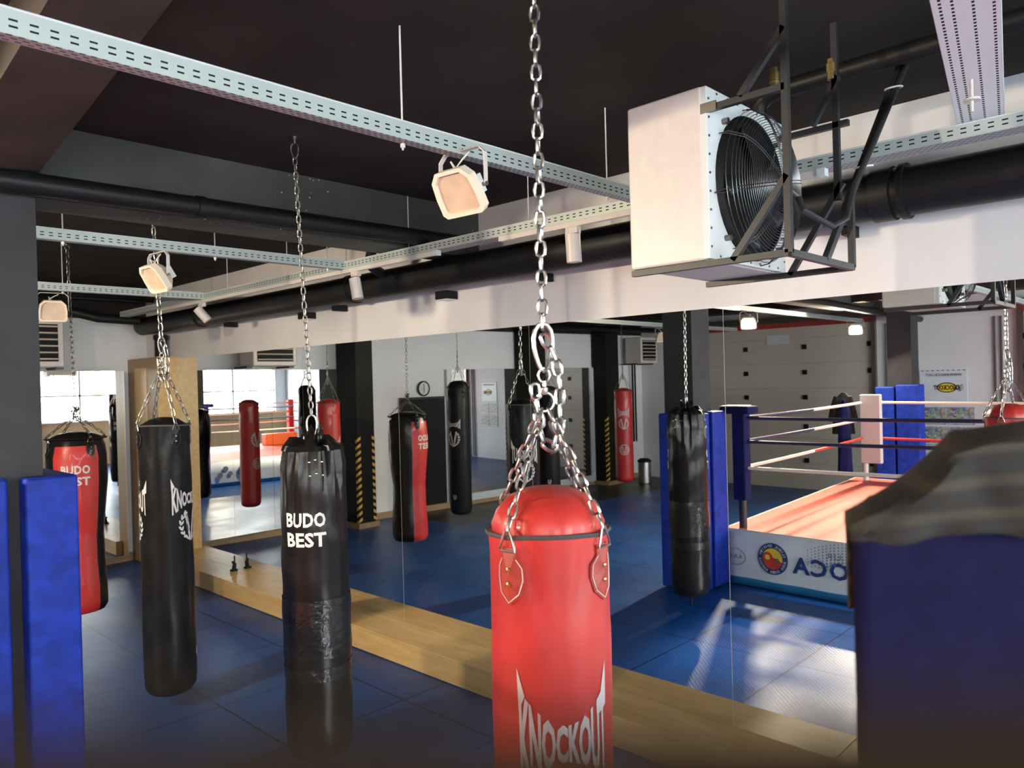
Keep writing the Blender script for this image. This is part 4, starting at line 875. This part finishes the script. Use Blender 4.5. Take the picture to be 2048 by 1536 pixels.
p = pos_['A']; d45 = Vector((-.7, -.7))
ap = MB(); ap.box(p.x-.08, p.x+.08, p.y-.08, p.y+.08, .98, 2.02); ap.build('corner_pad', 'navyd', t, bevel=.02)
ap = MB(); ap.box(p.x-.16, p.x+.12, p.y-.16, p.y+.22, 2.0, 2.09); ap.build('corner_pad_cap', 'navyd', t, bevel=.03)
ap = MB(); ap.box(p.x-.14, p.x+.10, p.y-.07, p.y+.22, 2.088, 2.098); ap.build('corner_cap_trim', 'ropew', t)
p = pos_['B']
ap = MB(); ap.box(p.x+.04, p.x+.16, p.y-.30, p.y+.02, .95, 2.08); ap.build('corner_pad', 'print', t, bevel=.015)
for kk in 'D':
    p = pos_[kk]; MB().box(p.x-.04, p.x+.14, p.y-.04, p.y+.14, .95, 2.05).build('corner_pad', 'roper', t, bevel=.02)
# garments hung on the back ring corner
def garment(name, label, cat, x, y, z0, z1, w0, w1, th, m, sleeve=True, rotz=0.0, col=None):
    N_, M_ = 12, 14; vs = []; R2 = Matrix.Rotation(rotz, 3, 'Z'); o = Vector((x, y, z0))
    for j in range(M_+1):
        f = j/M_; z = (z1-z0)*f; wd = w0+(w1-w0)*f; wd *= (1 if f < .86 else 1-.9*(f-.86)/.14*.8)
        for i in range(N_*2):
            a = 2*pi*i/(N_*2); fold = 1+.10*sin(a*6+f*3)*(1-f*.6)
            vs.append(o+R2 @ Vector((wd/2*cos(a)*fold, th/2*sin(a)*fold, z)))
    n = N_*2; mb = MB(); mb.add(vs, [(j*n+i, j*n+(i+1) % n, (j+1)*n+(i+1) % n, (j+1)*n+i) for j in range(M_) for i in range(n)]+[tuple(range(n))[::-1], tuple(M_*n+i for i in range(n))])
    if sleeve:
        for sg in (-1, 1): mb.tube([o+R2 @ Vector((sg*w1*.36, 0, (z1-z0)*.9)), o+R2 @ Vector((sg*w1*.58, .01, (z1-z0)*.62)), o+R2 @ Vector((sg*w0*.60, .0, (z1-z0)*.30))], [.05, .055, .045], 10)
    return tag(mb.build(name, m, smooth=True, org=(x, y, z0)), label, cat)
pb = pos_['B']
garment('black_jacket', 'black jacket hung over the back ring corner', 'jacket', pb.x+.12, pb.y+.30, 1.42, 2.12, .34, .26, .10, 'clothb', rotz=rad(60))
garment('navy_jacket', 'long navy garment hanging below the black jacket', 'jacket', pb.x+.30, pb.y+.22, .80, 2.0, .22, .16, .08, 'navyd', sleeve=False, rotz=rad(60))
garment('boxing_gloves_bag', 'dark bag hung by the ring corner nearest the column', 'bag', A_.x-.32, A_.y-.52, .95, 2.0, .16, .16, .10, 'clothb', sleeve=False, rotz=rad(60)) if False else None
# orange cushion inside the ring
tag(MB().box(-4.0, -2.9, .75, 1.05, RZ+.002, RZ+.36).build('cushion_block', 'orange', org=(-3.4, .9, RZ), bevel=.03), 'orange padded block lying on the ring canvas', 'pad')
# navy padded post with a dark cloth draped over it, right by the camera
def vf(dep, lat, z): q = F*dep+RV*lat; return Vector((q.x, q.y, z))
t = thing('padded_post', 'out-of-focus navy padded post filling the right picture edge', 'pad', vf(.9, .55, 0))
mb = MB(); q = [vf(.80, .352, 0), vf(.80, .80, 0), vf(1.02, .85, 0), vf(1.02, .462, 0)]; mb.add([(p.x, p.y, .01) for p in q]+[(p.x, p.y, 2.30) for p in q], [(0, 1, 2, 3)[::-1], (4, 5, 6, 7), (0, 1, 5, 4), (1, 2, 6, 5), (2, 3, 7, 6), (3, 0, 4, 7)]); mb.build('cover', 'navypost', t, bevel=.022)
def cloth():
    ns, nt_ = 60, 26; vs = []; pr = [(.335, 2.314), (.362, 2.326), (.385, 2.336), (.41, 2.352), (.435, 2.375), (.45, 2.393), (.48, 2.398), (.54, 2.400), (.68, 2.40), (.78, 2.38), (.83, 2.32)]
    def top(s_):
        for (a, za), (b, zb) in zip(pr, pr[1:]):
            if s_ <= b: f = (s_-a)/(b-a); return za+(zb-za)*f
        return pr[-1][1]
    for i in range(ns+1):
        s_ = .348+.46*i/ns; tt = i/ns; zt = 0
        for j in range(nt_+1):
            f = j/nt_; a = -pi*.5+pi*f                        # front hem -> over the top -> back hem
            dep = .772 if f < .3 else (1.035 if f > .75 else .772+(f-.3)/.45*.263)
            Lx = .436*max(dep, .78); sa = Lx+(.82-Lx)*tt; s_ = sa*.78/dep; zt = H-(H-top(min(.83, s_)))*dep/.78; hem = 2.290+.003*sin(s_*30)-(.03 if s_ > .5 else .0)*(s_-.5)/.3
            fold = .006*sin(s_*46-f*9)+.004*sin(s_*90+f*14)
            if f < .3: z = hem+max(.003, zt-.024-hem)*(f/.3); dep += fold*.8
            elif f > .75: z = zt-.012-(f-.75)/.25*.12
            else: g = (f-.3)/.45; z = zt-.024*(1-sin(pi*min(1, g*1.0+.0)))*(1 if g < .5 else .5)+.003*sin(s_*46-f*9)
            vs.append(vf(dep, sa, z))
    mb = MB(); m = nt_+1; mb.add(vs, [(i*m+j, (i+1)*m+j, (i+1)*m+j+1, i*m+j+1) for i in range(ns) for j in range(nt_)])
    cm = mat('dark brown striped cloth', (0.055, 0.042, 0.03), 0.9); tn = cm.node_tree; N = tn.nodes
    wv = N.new('ShaderNodeTexWave'); wv.inputs['Scale'].default_value = 3.2; wv.inputs['Distortion'].default_value = 2.5; wv.inputs['Detail'].default_value = 2; wv.bands_direction = 'Z'
    tcn = N.new('ShaderNodeTexCoord'); mp = N.new('ShaderNodeMapping'); mp.inputs['Scale'].default_value = (.6, .6, 3.2); mp.inputs['Rotation'].default_value = (0.25, 0.2, 0); tn.links.new(tcn.outputs['Object'], mp.inputs[0]); tn.links.new(mp.outputs[0], wv.inputs['Vector'])
    rr = N.new('ShaderNodeValToRGB'); rr.color_ramp.elements[0].color = (0.008, 0.0065, 0.005, 1); rr.color_ramp.elements[1].color = (0.028, 0.021, 0.013, 1); rr.color_ramp.elements[0].position = .55; rr.color_ramp.elements[1].position = .95
    tn.links.new(wv.outputs['Fac'], rr.inputs[0]); tn.links.new(rr.outputs[0], N['Principled BSDF'].inputs['Base Color'])
    o = mb.build('draped_cloth', cm, smooth=True, org=vf(.9, .55, 2.3)); s_ = o.modifiers.new('s', 'SOLIDIFY'); s_.thickness = .006; s_.offset = 1
    tag(o, 'dark brown striped cloth draped over the navy padded post', 'cloth')
cloth()
t = ring
mb = MB(); q = [vf(-.06, -.13, 0), vf(-.06, .10, 0), vf(.030, .10, 0), vf(.030, -.13, 0)]; zt = H-.0124
mb.add([(p.x, p.y, RZ+.02) for p in q]+[(p.x, p.y, zt) for p in q], [(0, 1, 2, 3)[::-1], (4, 5, 6, 7), (0, 1, 5, 4), (1, 2, 6, 5), (2, 3, 7, 6), (3, 0, 4, 7)]); o = mb.build('corner_pad', 'brownpad', t, bevel=.001); o['label'] = 'dark brown cushion added under the lens, blurred along the bottom picture edge'  # added block close under the lens, shaped to give the brown blur

# ================================================================== left wall, seen in the mirror
def garage(n, y0, y1, label):
    t = MB(); t.box(XL, XL+.04, y0, y1, 0, 3.45); o = struct('door_%d' % n, t, 'garage')
    for k in range(1, 7): MB().box(XL+.039, XL+.043, y0, y1, k*.535-.004, k*.535+.004).build('panel_joint', 'joint', o)
    for z in (.61, 1.33, 1.95, 2.48, 3.02):
        for y in [y0+.02+i*(y1-y0-.04)/3 for i in range(4)]: MB().box(XL+.04, XL+.06, y-.05, y+.05, z-.05, z+.05).build('hinge', 'black', o, bevel=.004)
    for y in (y0-.06, y1+.06): MB().box(XL, XL+.10, y-.04, y+.04, 0, 3.5).build('guide_rail', 'chain_d', o)
    MB().box(XL+.05, XL+.16, y0-.2, y1+.2, 3.55, 3.68).build('spring_shaft', 'chain_d', o)
    MB().box(XL, XL+.05, y0-.1, y1+.1, 3.45, 3.56).build('lintel', 'redd', o)
garage(2, 5.33, 9.35, 'garage'); garage(3, -1.2, 2.75, 'garage')
struct('window_3', MB().box(XL+.04, XL+.05, 7.0, 7.5, 3.1, 3.3), 'whitec')
t = thing('column', 'charcoal column with two blue pads behind the back ring corner', 'column', (-5.2, 4.2, 0))
MB().box(-5.4, -5.0, 4.0, 4.38, 0, CEIL-.01).build('shaft', 'dark', t)
padpoly([(-5.0, 3.86), (-4.87, 3.86), (-4.87, 4.22), (-5.0, 4.22), (-5.0, 3.98), (-5.2, 3.98), (-5.2, 3.86)][::1], .02, 2.22, 'column_pad', 'blue pad on the poster side of the back column', 'blue pads round the back column')
padpoly([(-5.0, 4.25), (-4.87, 4.25), (-4.87, 4.55), (-5.2, 4.55), (-5.2, 4.40), (-5.0, 4.40)], .02, 2.19, 'column_pad', 'blue pad on the garage door side of the back column', 'blue pads round the back column')
t = thing('banner_poster', 'white sponsor banner with yellow oval logo high on the left wall', 'poster', (XL+.02, 4.05, 2.12))
MB().box(XL+.002, XL+.012, 3.66, 4.46, 1.80, 2.46).build('sheet', 'bannerw', t)
def on_left(name, V, Fc, y, z, w_, h_, m, par, eps=.016):
    mb = MB(); mb.add([(XL+eps, y+px*w_/2, z+py*h_/2) for px, py in V], Fc); mb.build(name, m, par)
V, Fc, _ = text_poly('WWW.KNOCK-OUT', .01); on_left('lettering', V, Fc, 4.05, 2.36, .62, .05, 'black', t)
on_left('oval', circ(1, 32), [tuple(range(32))], 4.0, 2.12, .34, .19, 'black', t, .014); on_left('oval', circ(1, 32), [tuple(range(32))], 4.0, 2.12, .30, .155, 'yel', t, .015)
V, Fc, _ = text_poly('KNOCKOUT', .03); on_left('lettering', V, Fc, 4.0, 2.12, .44, .09, 'black', t, .018)
for p_ in emblem_polys(): on_left('emblem', p_, [tuple(range(len(p_)))], 3.78, 2.12, .13, .15, 'greyink', t)
on_left('lettering', *text_poly('FIGHT - KICK - BOX', .01)[:2], 4.0, 1.9, .6, .035, 'black', t) if False else None
for k in range(9): MB().box(XL+.012, XL+.014, 3.68+k*.088, 3.68+k*.088+.05, 2.435, 2.447).build('border_dash', 'black', t); MB().box(XL+.012, XL+.014, 3.70+k*.088, 3.70+k*.088+.05, 1.815, 1.827).build('border_dash', 'black', t)
for i, (y0, y1, z0, z1) in enumerate(((4.02, 4.48, 1.42, 1.75), (3.55, 4.0, 1.42, 1.75), (4.02, 4.48, 1.02, 1.38), (3.55, 4.0, 1.02, 1.38))):
    t = thing('photo_collage', ['upper photo collage nearer the ring column', 'upper photo collage nearer the second door', 'lower photo collage nearer the ring column', 'lower photo collage nearer the second door'][i]+' on the left wall', 'photo', (XL+.01, y0, z0), 'photo collages on the left wall')
    MB().box(XL+.002, XL+.010, y0, y1, z0, z1).build('print', 'photos', t); MB().box(XL+.010, XL+.012, y0+.03, y1-.03, z0+.02, z0+.05).build('caption_strip', 'bannerw', t)
for i, y in enumerate((3.1, 3.2, 5.05)):
    tag(MB().tube([(XL+.03, y, 0.02), (XL+.03, y, 3.4)], .018, 8).build('wall_conduit', 'trim', org=(XL+.03, y, .02)), ['thin conduit nearest the second garage door', 'thin conduit just left of the photo collages', 'thin conduit beside the first garage door'][i], 'pipe', 'wall conduits')
# chrome bin
bx, by = -6.05, 10.1
t = thing('pedal_bin', 'chrome waste bin with black lid in the far left corner', 'bin', (bx, by, 0))
MB().lathe([(.14, 0), (.15, .01), (.15, .50), (.14, .51)], (bx, by, 0), 28).build('bin_body', 'chrome', t, smooth=True); MB().lathe([(.16, .49), (.16, .53), (.10, .57), (.01, .58)], (bx, by, 0), 28).build('lid', 'black', t, smooth=True)
# small black thing on the ledge
lx, ly = 4.36, 9.0
t = thing('phone_clamp', 'small black clamp stand on the plywood ledge', 'clamp', (lx, ly, .212))
m_ = MB(); m_.box(lx-.04, lx+.04, ly-.03, ly+.03, .212, .235); m_.build('foot', 'black', t, bevel=.006); m_ = MB(); m_.tube([(lx, ly, .23), (lx+.01, ly, .30), (lx-.015, ly+.01, .33)], [.028, .022, .012], 8); m_.build('grip', 'black', t, smooth=True); m_ = MB(); m_.tube([(lx+.01, ly, .29), (lx+.012, ly, .40)], .008, 6); m_.build('stem', 'black', t)
for o in list(bpy.data.objects):
    if '_o' in o: del o['_o']
